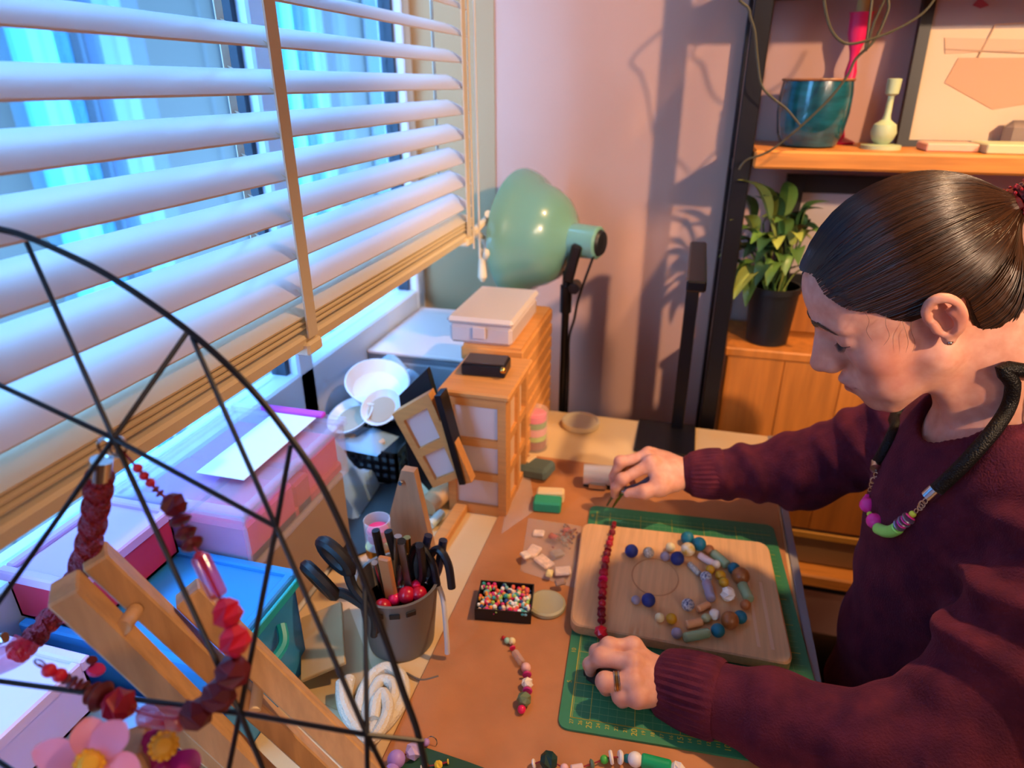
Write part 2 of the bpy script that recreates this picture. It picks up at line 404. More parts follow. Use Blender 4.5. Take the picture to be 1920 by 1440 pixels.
cream = BMAT('cream', 'e8d8a8'); lilac = BMAT('grey_lilac', '9a90a6'); silv = BMAT('silver_speckle', 'b8b0a4', var=.4, vscale=3, rough=.3)
must = BMAT('mustard', 'c89420'); pearl = BMAT('pearl_white', 'efe2d4', rough=.25); sage = BMAT('sage', 'a9ad86'); terra = BMAT('terracotta', 'b06a3c')
navs = BMAT('navy_speckle', '39406c', col2='d6d6dc', vscale=2.2); pgreen = BMAT('clear_green', '9cc49a', rough=.1, alpha=.55); pinkw = BMAT('pink_white', 'e6c6c0', alpha=.9)
wyel = BMAT('white_yellow', 'f0e4cc', col2='e0bc50', vscale=1.2); peach = BMAT('peach', 'e2a474')
BB = [ # u, v, radius px, kind, material, colour words, (u,v) of axis end for tubes
 (1184, 1033, 12.5, 'ball', navy, 'navy blue round bead, leftmost of the upper arc on the board'), (1216, 1036, 10.5, 'ball', silv, 'silver speckled bead between two navy beads of the upper arc'),
 (1257, 1026, 9, 'ball', cream, 'cream bead beside the grey lilac bead at the top of the upper arc'), (1247, 1043, 9, 'ball', lilac, 'grey lilac bead touching the left of the second navy bead of the upper arc'),
 (1270, 1047, 13, 'ball', navy, 'navy blue bead right of the grey lilac bead in the upper arc'), (1289, 1009, 12.5, 'ball', teal, 'teal bead at the very top edge of the wooden board'),
 (1311, 1020, 13, 'ball', teal, 'second teal bead at the top of the board, beside the tan bead'), (1290, 1030, 13, 'ball', wyel, 'white and yellow bead just below the two teal beads'),
 (1330, 1031, 9.5, 'ball', terra, 'small tan bead right of the top teal beads'), (1376, 1066, 11.5, 'ball', teal, 'teal bead above the large brown wooden bead'),
 (1389, 1080, 16.5, 'ball', brown, 'largest brown wooden bead on the right of the arc'), (1332, 1068, 9, 'ball', must, 'mustard bead next to the small white bead inside the arc'),
 (1351, 1079, 10, 'ball', must, 'upper of two touching mustard beads left of the big brown bead'), (1357, 1092, 9.5, 'ball', must, 'lower of two touching mustard beads above the pearl bead'),
 (1343, 1058, 8, 'ball', pearl, 'small white bead between pink and green tube beads'), (1324, 1082, 11, 'ball', navs, 'blue and white speckled bead above the lilac tube'),
 (1365, 1114, 13.5, 'facet', pearl, 'faceted pearl white bead in the middle of the right arc'), (1398, 1134, 10, 'ball', terra, 'terracotta bead below the sage green glass tube'),
 (1388, 1157, 12.5, 'ball', teal, 'teal bead hugging the right of the lower brown bead'), (1368, 1163, 17, 'ball', brown, 'large marbled brown bead in the lower arc'),
 (1346, 1182, 13, 'ball', teal, 'lowest teal bead, left of the marbled brown bead'), (1340, 1152, 10.5, 'ball', pearl, 'white pearl bead inside the lower arc'),
 (1324, 1159, 9, 'ball', sage, 'sage bead beside the white pearl of the lower arc'), (1290, 1134, 12, 'ball', navs, 'navy and white speckled bead alone in the middle of the board'),
 (1216, 1125, 13, 'ball', navy, 'navy blue bead in the lower left of the board'), (1192, 1125, 8.5, 'ball', lilac, 'small lilac bead left of the lower navy bead'),
 (1237, 1158, 9, 'ball', cream, 'cream bead left of the lowest mustard bead'), (1259, 1160, 10.5, 'ball', must, 'mustard bead next to the cream bead in the lower left'),
 (1269, 1187, 10.5, 'ball', lilac, 'grey lilac bead at the left end of the green glass arc'),
 (1350, 1048, 9, 'tube', pgreen, 'pale green glass tube bead in the upper arc', (1364, 1060)), (1324, 1049, 7, 'tube', pinkw, 'pinkish white tube bead in the upper arc', (1338, 1057)),
 (1329, 1107, 9, 'tube', lilac, 'lilac tube bead standing inside the right arc', (1334, 1124)), (1398, 1110, 10, 'tube', pgreen, 'sage green glass tube bead at the far right of the arc', (1405, 1125)),
 (1302, 1067, 6, 'tube', silv, 'narrow silver tube bead pointing to the speckled bead', (1312, 1077)), (1319, 1138, 6.5, 'tube', peach, 'beige tube bead inside the lower arc', (1308, 1143)),
 (1306, 1191, 9.5, 'tube', pgreen, 'pale green glass tube bead at the bottom of the arc', (1330, 1186)), (1301, 1169, 8, 'tube', peach, 'peach tube bead above the lowest green tube', (1316, 1166)),
]
for b in BB:
    u, v, rp, kind, mt, lab = b[:6]
    dep = np.dot(T(u, v, .03)-CAM, _f); r = rp*dep/FPX
    p = T(u, v, WZ-TZ+r)
    if kind == 'tube':
        q = T(*b[6], WZ-TZ+r); d = q-p; bead('tube_bead', kind, mt, (p[0], p[1], WZ+r), r, d, np.linalg.norm(d), None, lab, 'bead', 'loose beads laid out in an arc on the board')
    else:
        bead('round_bead', kind, mt, (p[0], p[1], WZ+r), r, (.2, .3, 1), None, None, lab, 'bead', 'loose beads laid out in an arc on the board')
def strand(name, label, beads, cordmat, cat='necklace', h=None, cord=True, ends=None, cr=.0007, pos=None):
    """beads: (u,v,radius px,kind,material[,length px]); lying on height h, or pos[i] given"""
    P = []; 
    for i, b in enumerate(beads):
        if pos is not None: P.append(np.array(pos[i])); continue
        dep = np.dot(T(b[0], b[1], h)-CAM, _f); r = b[2]*dep/FPX; P.append(T(b[0], b[1], h+r))
    root = thing(name, label, cat, P[len(P)//2]-np.array([0, 0, .006]))
    for i, b in enumerate(beads):
        dep = np.dot(P[i]-CAM, _f); r = b[2]*dep/FPX; d = P[min(i+1, len(P)-1)]-P[max(i-1, 0)]
        bead('bead', b[3], b[4], P[i], r, d, (b[5]*dep/FPX if len(b) > 5 else None), root)
    if cord: obj('thread', MB().tube(arc((P if ends is None else ends(P)), 60), cr, 5), cordmat, root)
    return root, P
red1 = BMAT('red', 'b3122e', rough=.3); red2 = BMAT('deep_red', '7c0f22', rough=.4); hot = BMAT('hot_pink', 'e0185a', rough=.3)
thr = M('thread', '8a2030', .6)
strand('red_bead_strand', 'straight strand of red and maroon beads lying across the left of the wooden board', [(1151, 984, 4.5, 'tube', red2, 8), (1148, 998, 6.5, 'facet', red2), (1145, 1010, 6, 'ball', red1), (1143, 1019, 7, 'facet', red1), (1140, 1031, 7, 'disc', red2),
    (1138, 1038, 7.5, 'ball', red2), (1136, 1050, 8, 'facet', red1), (1134, 1063, 7.5, 'ball', red2), (1132, 1074, 9, 'facet', red1), (1131, 1086, 9, 'disc', hot), (1130, 1097, 9.5, 'facet', red1), (1130, 1111, 8, 'ball', red1), (1129, 1121, 8, 'disc', red2),
    (1129, 1131, 7.5, 'ball', red1), (1128, 1142, 8, 'disc', red2), (1128, 1151, 8.5, 'facet', red2), (1128, 1164, 8, 'disc', red2), (1127, 1185, 12.5, 'facet', red1), (1128, 1201, 4, 'tube', red2, 8)], thr, h=WZ-TZ, cr=.0012)
mint = BMAT('mint', '9cc8ae'); lp = BMAT('light_pink', 'e6b4b4'); magn = BMAT('magenta', 'c22a78'); cl = BMAT('clear', 'e0c8c4', rough=.05, alpha=.35); sg = BMAT('sage_dark', '6e7e5e'); wht = BMAT('white', 'e6dcd4'); drk = BMAT('dark_green', '16362c', rough=.5); grn = BMAT('emerald', '159a62', rough=.3); lil = BMAT('lilac', 'b08ad4'); lilp = BMAT('pale_lilac', 'c8b0dc'); yel = BMAT('yellow', 'e8c23a'); lime = BMAT('lime', '4cb040')
strand('short_bead_strand', 'short bead strand in pink, cream and sage lying on the brown board', [(944, 1196, 4, 'ball', red1), (951, 1201, 6, 'ball', mint), (960, 1202, 7, 'ball', cream), (961, 1215, 6, 'disc', hot), (972, 1233, 7.5, 'tube', cl, 16), (986, 1252, 9.5, 'ball', lp),
    (988, 1265, 9, 'disc', magn), (989, 1281, 11, 'facet', pearl), (989, 1295, 9.5, 'disc', magn), (983, 1311, 13.5, 'facet', sg), (978, 1330, 8, 'ball', hot)], thr, h=BZ-TZ, cr=.0006)
strand('green_bead_necklace', 'green, white and dark faceted bead necklace at the bottom edge of the picture', [(1001, 1432, 9, 'disc', wht), (1029, 1426, 17, 'facet', drk), (1058, 1440, 8, 'ball', lp), (1082, 1441, 8, 'tube', pinkw, 12), (1110, 1432, 9, 'lens', sg), (1133, 1424, 8, 'ball', lime), (1146, 1420, 13, 'disc', wht), (1163, 1420, 13, 'disc', wht),
    (1176, 1422, 8, 'ball', teal), (1191, 1424, 14, 'ball', wht), (1230, 1432, 13, 'tube', grn, 28), (1270, 1444, 15, 'facet', wht)], thr, h=BZ-TZ, cr=.0008)
strand('lilac_bead_necklace', 'lilac beads with a wire loop at the lower left of the brown board', [(735, 1446, 14, 'ball', lil), (743, 1424, 17, 'ball', lil), (776, 1408, 16, 'facet', lilp), (799, 1392, 7, 'ball', lil)], thr, h=BZ-TZ)
lr, _ = None, None
obj('wire_loop', MB().tube([T(810, 1391, .008)+np.array([.006*math.cos(t), .002*math.sin(t), .006*math.sin(t)]) for t in np.linspace(0, 6.28, 17)[:-1]], .0006, 5, closed=True), CHROME, label='tiny silver wire loop at the end of the lilac beads', cat='wire loop')
obj('green_mat', MB().prism([T(u, v, .0038) for u, v in ((735, 1452), (800, 1405), (880, 1432), (960, 1462), (850, 1500))], (0, 0, .0025)), M('mat_dark_green', '1f4a38', .55), label='dark green mat corner under the lilac beads', cat='mat')
strand('yellow_charm_strand', 'yellow and gold charm beads on the dark green mat', [(800, 1436, 5, 'ball', GOLD), (822, 1434, 8, 'facet', yel), (840, 1428, 5, 'disc', yel), (790, 1440, 5, 'disc', wht)], thr, h=.0065)
# ------------------------------------------------------------------ things on the table, right and back
# colourful bead tin, round disc, bags
tl_, tr_, br_, bl_ = T(903, 1092, .018), T(1000, 1100, .018), T(997, 1155, .018), T(889, 1147, .018)
c = (tl_+tr_+br_+bl_)/4; ax = (tr_-tl_+br_-bl_)/2; ay = (tl_-bl_+tr_-br_)/2; hw = np.linalg.norm(ax)/2; hd = np.linalg.norm(ay)/2; ax /= 2*hw; ay /= 2*hd
tin = thing('bead_tin', 'black tin full of tiny multicoloured beads on the brown board', 'tin', (c[0], c[1], BZ))
def tinbox(root, c, ax, ay, hw, hd, z0, h, t, mat, name='tray'):
    m = MB(); ax3 = np.array([ax[0], ax[1], 0]); ay3 = np.array([ay[0], ay[1], 0]); c = np.array([c[0], c[1], 0])
    m.obox(c+[0, 0, z0+t/2], ax3, ay3, (hw, hd, t/2))
    for s in (-1, 1):
        m.obox(c+ax3*s*(hw-t/2)+[0, 0, z0+h/2], ax3, ay3, (t/2, hd, h/2)); m.obox(c+ay3*s*(hd-t/2)+[0, 0, z0+h/2], ax3, ay3, (hw, t/2, h/2))
    return obj(name, m, mat, root, False)
tinbox(tin, c, ax, ay, hw, hd, BZ, .019, .0018, BLKPL)
cols = [BMAT('c%d' % i, h) for i, h in enumerate(('e0185a', 'f0d0b0', '3aa0a0', 'e8a040', 'f2f0e8', '2a4a8a', 'a8d068', 'd83a80', 'e86a50', '7fc0c8'))]
groups = [MB() for _ in cols]
for i in range(230):
    a, b = rng.uniform(-.93, .93, 2); p = np.array([c[0], c[1], BZ+.0125+rng.uniform(0, .004)])+np.array([*(ax[:2]*a*hw+ay[:2]*b*hd), 0])
    groups[rng.integers(len(cols))].ball(p, rng.uniform(.0026, .0038), 8, 5)
for g_, mt in zip(groups, cols): obj('tiny_beads', g_, mt, tin, kind='stuff')
dp = T(1025, 1136, .004); obj('round_disc', MB().lathe([(.001, 0), (.0255, 0), (.027, .002), (.0265, .006), (.023, .0075), (.021, .0065), (.001, .0065)], (dp[0], dp[1], BZ), n=40), M('sage_disc', 'a9a283', .5), label='round sage-grey disc lying beside the bead tin', cat='disc')
BAG = M('bag_film', 'e8d8d0', .15, alpha=.22)
def bag(name, label, pts, z, hmax, seeds, mt=BAG, cat='plastic bag', inner=(), n=14):
    """a crumpled film bag: quad of table points, raised and creased"""
    q = [np.array(p) for p in pts]; m = MB(); vs = []
    for lay in (0, 1):
        for i in range(n+1):
            for j in range(n+1):
                a, b = i/n, j/n; p = (q[0]*(1-a)+q[1]*a)*(1-b)+(q[3]*(1-a)+q[2]*a)*b
                e = (4*a*(1-a)*4*b*(1-b))**.5
                zz = z+.0006+(hmax*e*(.55+.45*math.sin(6*a+seeds)*math.cos(5*b+2*seeds))+.003*rng.uniform(0, 1)*e)*(lay)
                vs.append((p[0], p[1], zz))
    N = n+1; o = N*N
    fs = [(i*N+j, (i+1)*N+j, (i+1)*N+j+1, i*N+j+1) for i in range(n) for j in range(n)]
    fs += [tuple(o+x for x in f)[::-1] for f in fs]
    m.add(vs, fs)
    root = thing(name, label, cat, (sum(q)/4)[:2].tolist()+[z])
    obj('film', m, mt, root, True)
    return root
b1 = bag('bead_bag', 'clear plastic bag of white and grey bead packets beside the wooden board', [T(975, 1075), T(1085, 1110), T(1090, 990), T(990, 975)], BZ, .014, .4)
pk = [(1010, 1000, 'f0d8c8', 11), (1000, 1035, 'eccfc0', 15), (1020, 1055, 'e8c8b4', 16), (1045, 1040, '9a8a80', 12), (1060, 1010, '8a9090', 12), (1055, 1075, 'd8bca8', 14), (1030, 1080, 'e6d090', 8), (1038, 1012, 'b06a60', 9), (1062, 1000, 'b8706a', 7), (985, 1048, 'f2e0d4', 10), (1050, 1100, '9a7a6a', 9)]
for i, (u, v, h_, r) in enumerate(pk):
    p = T(u, v, .008); rr = r*1.0/FPX; obj('packet', MB().obox((p[0], p[1], BZ+.0045+.0008*i), (math.cos(i*1.3), math.sin(i*1.3), .12), (-math.sin(i*1.3), math.cos(i*1.3), .05), (rr*1.1, rr*.8, .003), .002), M('packet_%d' % i, h_, .4, var=.15, vscale=120), b1)
for i in range(46):
    pass
tb = MB()
for i in range(70):
    p = T(1062+rng.normal(0, 9), 1005+rng.normal(0, 9), .012); tb.ball((p[0], p[1], BZ+.010+.002*rng.uniform()), .0022, 6, 4)
obj('tiny_beads', tb, M('mixed_tiny', '8c8a86', .4, var=.5, vscale=180, col2='a05048'), b1, kind='stuff')
b1b = bag('empty_bag', 'thin empty plastic bag lying near the drawer tower on the brown board', [T(940, 1005), T(1005, 960), T(990, 880), T(960, 890)], BZ, .004, 2.2)
# sponge-like cloth pieces
gp = T(1028, 952, .0); g = thing('green_sponge', 'small green and cream sponge block on the brown board', 'sponge', (gp[0], gp[1], BZ))
obj('green_layer', MB().obox((gp[0], gp[1]-.008, BZ+.010), (1, .12, 0), (-.12, 1, 0), (.024, .014, .010), .003), M('green_foam', '2c9a72', .8, bump=.4, bscale=200), g)
obj('cream_layer', MB().obox((gp[0]+.001, gp[1]+.014, BZ+.014), (1, .10, .05), (-.1, 1, 0), (.024, .010, .011), .003), M('cream_foam', 'e2c490', .8, bump=.4, bscale=200), g)
pp = T(1006, 893, 0.)
pouch = thing('grey_pouch', 'blue-grey felt pouch with a cream tab near the drawer tower', 'pouch', (pp[0], pp[1], BZ))
obj('pouch_body', MB().obox((pp[0], pp[1], BZ+.013), (1, -.25, .12), (.25, 1, 0), (.030, .024, .012), .006), M('grey_felt', '53625f', .9, bump=.4, bscale=150), pouch)
obj('pouch_tab', MB().obox((pp[0]-.016, pp[1]+.014, BZ+.024), (.4, 1, 0), (1, -.4, 0), (.014, .006, .002), .001), M('cream_tab', 'd8b88a', .7), pouch)
sp = T(1128, 912, 0.)
st = thing('silver_case', 'small silver cylinder case lying behind the working hand', 'case', (sp[0], sp[1], BZ))
obj('case_body', MB().tube([sp+[-.034, -.004, .024], sp+[.04, .006, .024]], .019, 20), M('brushed_silver', 'e4dfd8', .25, .55), st)
obj('case_clasp', MB().obox(sp+[-.005, -.019, .012], (1, .1, 0), (0, 1, 0), (.016, .004, .006), .002), CHROME, st)
obj('case_foot', MB().box(sp+[-.032, -.014, BZ-TZ], sp+[.038, .014, .008]), BLKPL, st)
cp = T(1090, 793, .0)
obj('tin_lid', MB().lathe([(.001, 0), (.038, 0), (.0405, .003), (.0405, .013), (.037, .0145), (.034, .010), (.02, .009), (.001, .0085)], (cp[0], cp[1]-.012, TZ), n=40), M('lid_metal', 'd8ccb0', .35, .25), label='round shallow metal tin lid on the back edge of the table', cat='lid')
# tall clear tube of bead caps
jp = T(1002, 838, 0.); jar = thing('bead_tube', 'tall clear tube holding pink and green bead pots at the back of the table', 'tube', jp)
obj('shell', MB().lathe([(.026, 0), (.027, .002), (.027, .085), (.025, .087)], jp, n=24), M('jar_film', 'f0e0dc', .1, alpha=.25), jar)
for z, h_, hh in ((.004, '8a4a34', .016), (.022, 'a8c860', .010), (.033, 'e0a0a0', .016), (.05, '6f9a5a', .012), (.063, 'e0608a', .014)):
    obj('bead_pot', MB().lathe([(.022, z), (.0235, z+.001), (.0235, z+hh), (.021, z+hh+.001)], jp, n=20), M('pot_'+h_, h_, .4), jar)

# wooden drawer tower with frosted panes
tx0, tx1, ty0, ty1, tz0, tz1 = -.318, -.250, .906, 1.060, TZ, .962
tw = thing('drawer_tower', 'wooden lantern-like drawer tower with frosted panes at the back left of the table', 'drawer unit', ((tx0+tx1)/2, (ty0+ty1)/2, TZ))
tx0 = -.352
m = MB()
for x in (tx0, tx1-.014): m.box((x, ty0, tz0), (x+.014, ty0+.016, tz1))
zs_ = [tz0, tz0+.018, tz0+.068, tz0+.082, tz0+.132, tz0+.146, tz0+.205, tz1]
for a, b in ((0, 1), (2, 3), (4, 5), (6, 7)): m.box((tx0+.014, ty0+.001, zs_[a]), (tx1-.014, ty0+.016, zs_[b]))
obj('front_frame', m, WOODX, tw, False)
for a, b in ((1, 2), (3, 4), (5, 6)): obj('front_pane', MB().box((tx0+.013, ty0+.007, zs_[a]), (tx1-.013, ty0+.012, zs_[b])), FROST, tw)
m = MB()
for y in (ty0+.016, (ty0+ty1)/2, ty1-.016): m.box((tx1-.014, y, tz0), (tx1, y+.014, tz1))
for a, b in ((0, 1), (2, 3), (4, 5), (6, 7)): m.box((tx1-.012, ty0+.03, zs_[a]), (tx1-.001, ty1-.016, zs_[b]))
m.box((tx0, ty1-.014, tz0), (tx1-.014, ty1, tz1)); m.box((tx0, ty0+.016, tz0), (tx0+.012, ty1-.014, tz1))
obj('side_frame', m, WOODX, tw, False)
obj('side_pane', MB().box((tx1-.010, ty0+.03, tz0+.018), (tx1-.006, ty1-.03, tz1-.02)), M('warm_pane', 'dcb896', .4), tw)
obj('top_board', MB().box((tx0-.010, ty0-.008, tz1), (tx1+.008, ty1, tz1+.011), .003), WOODX, tw)
TT = tz1+.011
bp = (Y(845, 715, .98)[0], .985)
bxr = thing('black_tin_box', 'small black tin with round feet on top of the wooden drawer tower', 'tin', (-.305, .985, TT))
obj('tin_body', MB().obox((-.305, .985, TT+.011), (1, .05, 0), (-.05, 1, 0), (.037, .024, .010), .002), BLACK, bxr)
obj('tin_lid', MB().obox((-.305, .985, TT+.0225), (1, .05, 0), (-.05, 1, 0), (.034, .021, .0012), .0004), M('tin_lid_brown', '4a3c38', .3, .4), bxr)
for x, y in ((-.337, .975), (-.270, .962)): obj('tin_stud', MB().ball((x, y, TT+.016), .006, 10, 6), GOLD, bxr)
# slatted wooden box behind with the clear lidded box on top
sb = thing('slatted_box', 'slatted wooden box standing behind the drawer tower under the clear box', 'box', (-.32, 1.2, TZ))
sx0, sx1, sy0, sy1, sz1 = -.378, -.262, 1.066, 1.325, .986
obj('box_core', MB().box((sx0+.004, sy0+.004, TZ), (sx1-.004, sy1-.004, sz1)), WOODX, sb)
for k in range(8):
    z = TZ+.004+k*.0303; obj('slat', MB().box((sx0, sy0, z), (sx1, sy1, z+.025), .002), WOODX, sb)
bq = [Y(820, 645, 1.20), Y(955, 655, 1.20), None]
cbx = thing('clear_lidded_box', 'clear plastic organiser box with a frosted lid on top of the wooden boxes', 'box', (-.325, 1.22, sz1))
cx0, cx1, cy0, cy1 = -.405, -.280, 1.066, 1.275
PINKP = M('frosted_plastic', 'd6c4c2', .35, alpha=.8)
obj('box_base', MB().box((cx0+.004, cy0+.004, sz1), (cx1-.004, cy1-.004, sz1+.036), .006), PINKP, cbx)
obj('box_lid', MB().box((cx0, cy0, sz1+.0365), (cx1, cy1, sz1+.050), .006), M('frosted_lid', 'cdbfba', .4, alpha=.92), cbx)
obj('latch', MB().box(((cx0+cx1)/2-.012, cy0-.004, sz1+.014), ((cx0+cx1)/2+.012, cy0, sz1+.036), .001), PINKP, cbx)
# grey low drawer unit under the window
gd = thing('grey_drawer_box', 'low grey drawer box with a pale top beside the window sill', 'drawer box', (-.50, 1.36, TZ))
obj('carcass', MB().box((-.655, 1.235, TZ+.0005), (-.408, 1.55, TZ+.135), .004), M('grey_box', '6d6e76', .6), gd)
obj('drawer', MB().box((-.645, 1.228, TZ+.03), (-.415, 1.236, TZ+.122), .002), M('grey_box_front', '85868c', .5), gd)
obj('pale_top', MB().box((-.655, 1.232, TZ+.136), (-.406, 1.55, TZ+.144), .002), M('pale_top', 'dcc4bc', .5), gd)
# leaning wooden lattice frame
LY = .87
def fp(u, v): return Y(u, v, LY)
A, B_, C_, D_ = fp(735, 777), fp(803, 738), fp(868, 893), fp(812, 915)
lf = thing('leaning_wooden_frame', 'wooden frame with two frosted panes leaning at an angle against the drawer tower', 'frame', (C_[0], LY, TZ))
def lq(a, b): return (A*(1-a)+B_*a)*(1-b)+(D_*(1-a)+C_*a)*b
m = MB()
def qbox(m, a0, a1, b0, b1, y0, y1):
    m.prism([lq(a0, b0)+[0, y0, 0], lq(a1, b0)+[0, y0, 0], lq(a1, b1)+[0, y0, 0], lq(a0, b1)+[0, y0, 0]], (0, y1-y0, 0))
for a0, a1, b0, b1 in ((0, .17, 0, 1), (.83, 1, 0, 1), (.17, .83, 0, .13), (.17, .83, .50, .60), (.17, .83, .92, 1)): qbox(m, a0, a1, b0, b1, 0, .022)
obj('lattice', m, WOODX, lf, False)
for b0, b1 in ((.13, .50), (.60, .92)):
    m = MB(); qbox(m, .17, .83, b0, b1, .008, .012); obj('pane', m, FROST, lf)
m = MB(); m.bar(fp(826, 735), fp(872, 900), .010, .03, up=(0, 1, 0)); obj('dark_strap', m, BLACK, lf)
m = MB(); m.bar(fp(833, 785), fp(882, 900), .012, .02, up=(0, 1, 0)); obj('side_bar', m, WOODX, lf)
m = MB(); m.bar(T(882, 925, .008), T(812, 1035, .008), .022, .016, ch=.002); obj('foot_bar', m, WOODX, lf)
obj('black_tray', MB().prism([T(622, 915, .0006), T(785, 905, .0006), T(742, 1015, .0006), T(590, 1075, .0006)], (0, 0, .003)), M('tray_black', '1c1a1c', .5), label='flat black tray lying on the table in front of the crate', cat='tray')
obj('black_folder', MB().prism([Y(748, 742, .93), Y(800, 692, .93), Y(828, 790, .93), Y(845, 925, .93), Y(822, 940, .93), Y(768, 880, .93)], (0, .014, 0)), M('dark_folder', '15171d', .4), label='black folder with a blue edge leaning behind the wooden frame', cat='folder')
obj('cream_roll', MB().tube([T(800, 950, .02), T(850, 905, .03)], .018, 14), M('cream_cloth', 'd0a878', .8), label='cream roll of cloth lying behind the leaning frame', cat='roll')
obj('green_cap_tube', MB().tube([T(806, 985, .010), T(828, 962, .012)], .008, 12), M('cap_white', 'c8d0c0', .4), label='small white tube with green tip beside the foot of the leaning frame', cat='tube')
# wooden wedge board
wy = .735
m = MB(); m.prism([T(706, 1062), T(818, 1066), Y(776, 886, wy), Y(752, 882, wy)], (0, .014, 0))
V = np.array(m.v)
wdg = thing('wooden_wedge', 'upright wooden wedge board with one screw, behind the tool pot', 'board', V.mean(0)*[1, 1, 0]+[0, 0, TZ])
m.v = [tuple(p) for p in V]; obj('wedge_board', m, M('wedge_wood', 'a8805f', .5, var=.1, vscale=6, stretch=(14, 14, 1.5)), wdg, False)
pw = Y(751, 906, wy-.002); obj('screw', MB().lathe([(.001, 0), (.004, 0), (.003, .002), (.001, .002)], pw, (0, -1, .2)), CHROME, wdg)
# clear tube of hot-pink beads in front of it
pt = np.array([-.362, .68, TZ]); q = D(710, 985, np.dot(np.array([-.362, .68, .9])-CAM, _f))
tubep = D(710, 1010, .93); 
ct = thing('pink_bead_tube', 'clear round tube with hot pink beads standing before the wooden wedge', 'tube', (tubep[0], tubep[1], TZ))
zt = D(710, 962, .93)[2]; rt = .0185
obj('clear_wall', MB().lathe([(rt, 0), (rt, zt-TZ), (rt-.0015, zt-TZ), (rt-.0015, .003)], (tubep[0], tubep[1], TZ), n=24), CLEAR, ct)
for k, z in enumerate((zt-.018, zt-.030)): obj('pink_bead', MB().lathe([(.004, -.005), (.014, -.004), (.0155, 0), (.014, .004), (.004, .005)], (tubep[0], tubep[1], z)), BMAT('c0', 'e0185a'), ct)
obj('gold_band', MB().lathe([(rt+.0006, 0), (rt+.0006, .012)], (tubep[0], tubep[1], zt-.055)), GOLD, ct)

# black crate, dishes and bags under the blind
kx0, kx1, ky0, ky1, kh = -.60, -.468, .955, 1.17, .062
cr = thing('black_crate', 'low black plastic crate with square holes under the blind', 'crate', ((kx0+kx1)/2, (ky0+ky1)/2, TZ))
m = MB()
for y in (ky0, ky1-.004):
    for z in (0, .02, .036, .054): m.box((kx0, y, TZ+z), (kx1, y+.004, TZ+z+(.012 if z in (0, .054) else .008)))
    for k in range(9): x = kx0+(kx1-kx0-.006)*k/8; m.box((x, y, TZ), (x+.006, y+.004, TZ+kh))
for x in (kx0, kx1-.004):
    for z in (0, .02, .036, .054): m.box((x, ky0, TZ+z), (x+.004, ky1, TZ+z+(.012 if z in (0, .054) else .008)))
    for k in range(12): y = ky0+(ky1-ky0-.006)*k/11; m.box((x, y, TZ), (x+.004, y+.006, TZ+kh))
obj('lattice_walls', m, BLKPL, cr, False); obj('crate_floor', MB().box((kx0, ky0, TZ), (kx1, ky1, TZ+.004)), BLKPL, cr)
PORC = M('porcelain', 'dfe0e6', .3); BEI = M('beige_clay', 'b09a84', .6)
def dish(label, c, r, h, axis, sx=1., inner=True):
    t = thing('oval_dish', label, 'dish', c, 'white dishes piled in the crate')
    obj('shell', MB().lathe([(r*.4, 0), (r*.8, h*.35), (r, h), (r*.96, h*1.03), (r*.74, h*.42), (r*.3, h*.16), (.0005, h*.15)], c, axis, 28, sx), PORC, t)
    if inner: obj('filling', MB().lathe([(.0005, h*.5), (r*.5, h*.55), (r*.7, h*.45)], c, axis, 20, sx), BEI, t)
dish('white dish with a pointed end facing up at the front of the crate', Y(716, 772, 1.02), .036, .016, (.15, -.45, 1), 1.25)
dish('white dish lying lower left, half under the plastic bag', Y(662, 790, 1.0), .042, .018, (-.1, -.3, 1), 1.2)
dish('largest white bowl seen from the side at the back of the crate', Y(706, 738, 1.09), .062, .034, (.28, -.25, 1), 1.1, False)
BLUEF = M('bluelit_film', 'a8d0f0', .2, alpha=.7)  # clear film with the blue window light put into its colour
b2 = bag('blue_white_bag', 'crumpled clear bag tinted with blue window light between blind and crate', [np.array([-.63, .86, 0]), np.array([-.49, .83, 0]), np.array([-.50, .95, 0]), np.array([-.63, .95, 0])], TZ+.001, .15, 1.0, BLUEF)
b3 = bag('clear_film_bag', 'pale plastic bag bulging behind the white dishes under the blind', [np.array([-.65, 1.14, 0]), np.array([-.50, 1.14, 0]), np.array([-.47, 1.224, 0]), np.array([-.65, 1.224, 0])], TZ+kh+.002, .11, 2.6, BLUEF)
b4 = bag('packet_bag', 'small bag of beige packets lying over the crate front', [np.array([-.60, .95, 0]), np.array([-.50, .94, 0]), np.array([-.49, 1.02, 0]), np.array([-.60, 1.03, 0])], TZ+kh+.002, .03, .2, BLUEF)
for i, (x, y) in enumerate(((-.575, .975), (-.54, .985), (-.515, .975))): obj('packet', MB().obox((x, y, TZ+kh+.012), (1, .3*i, .1), (-.3*i, 1, 0), (.014, .011, .005), .003), M('packet_a%d' % i, ('c8a888', 'b09080', 'd8c0a8')[i], .5), b4)
obj('dark_blue_box', MB().box((-.652, .80, TZ+.001), (-.56, .85, TZ+.16), .004), M('navy_box', '1c2c58', .4), label='dark blue box standing at the window behind the pink storage box', cat='box')

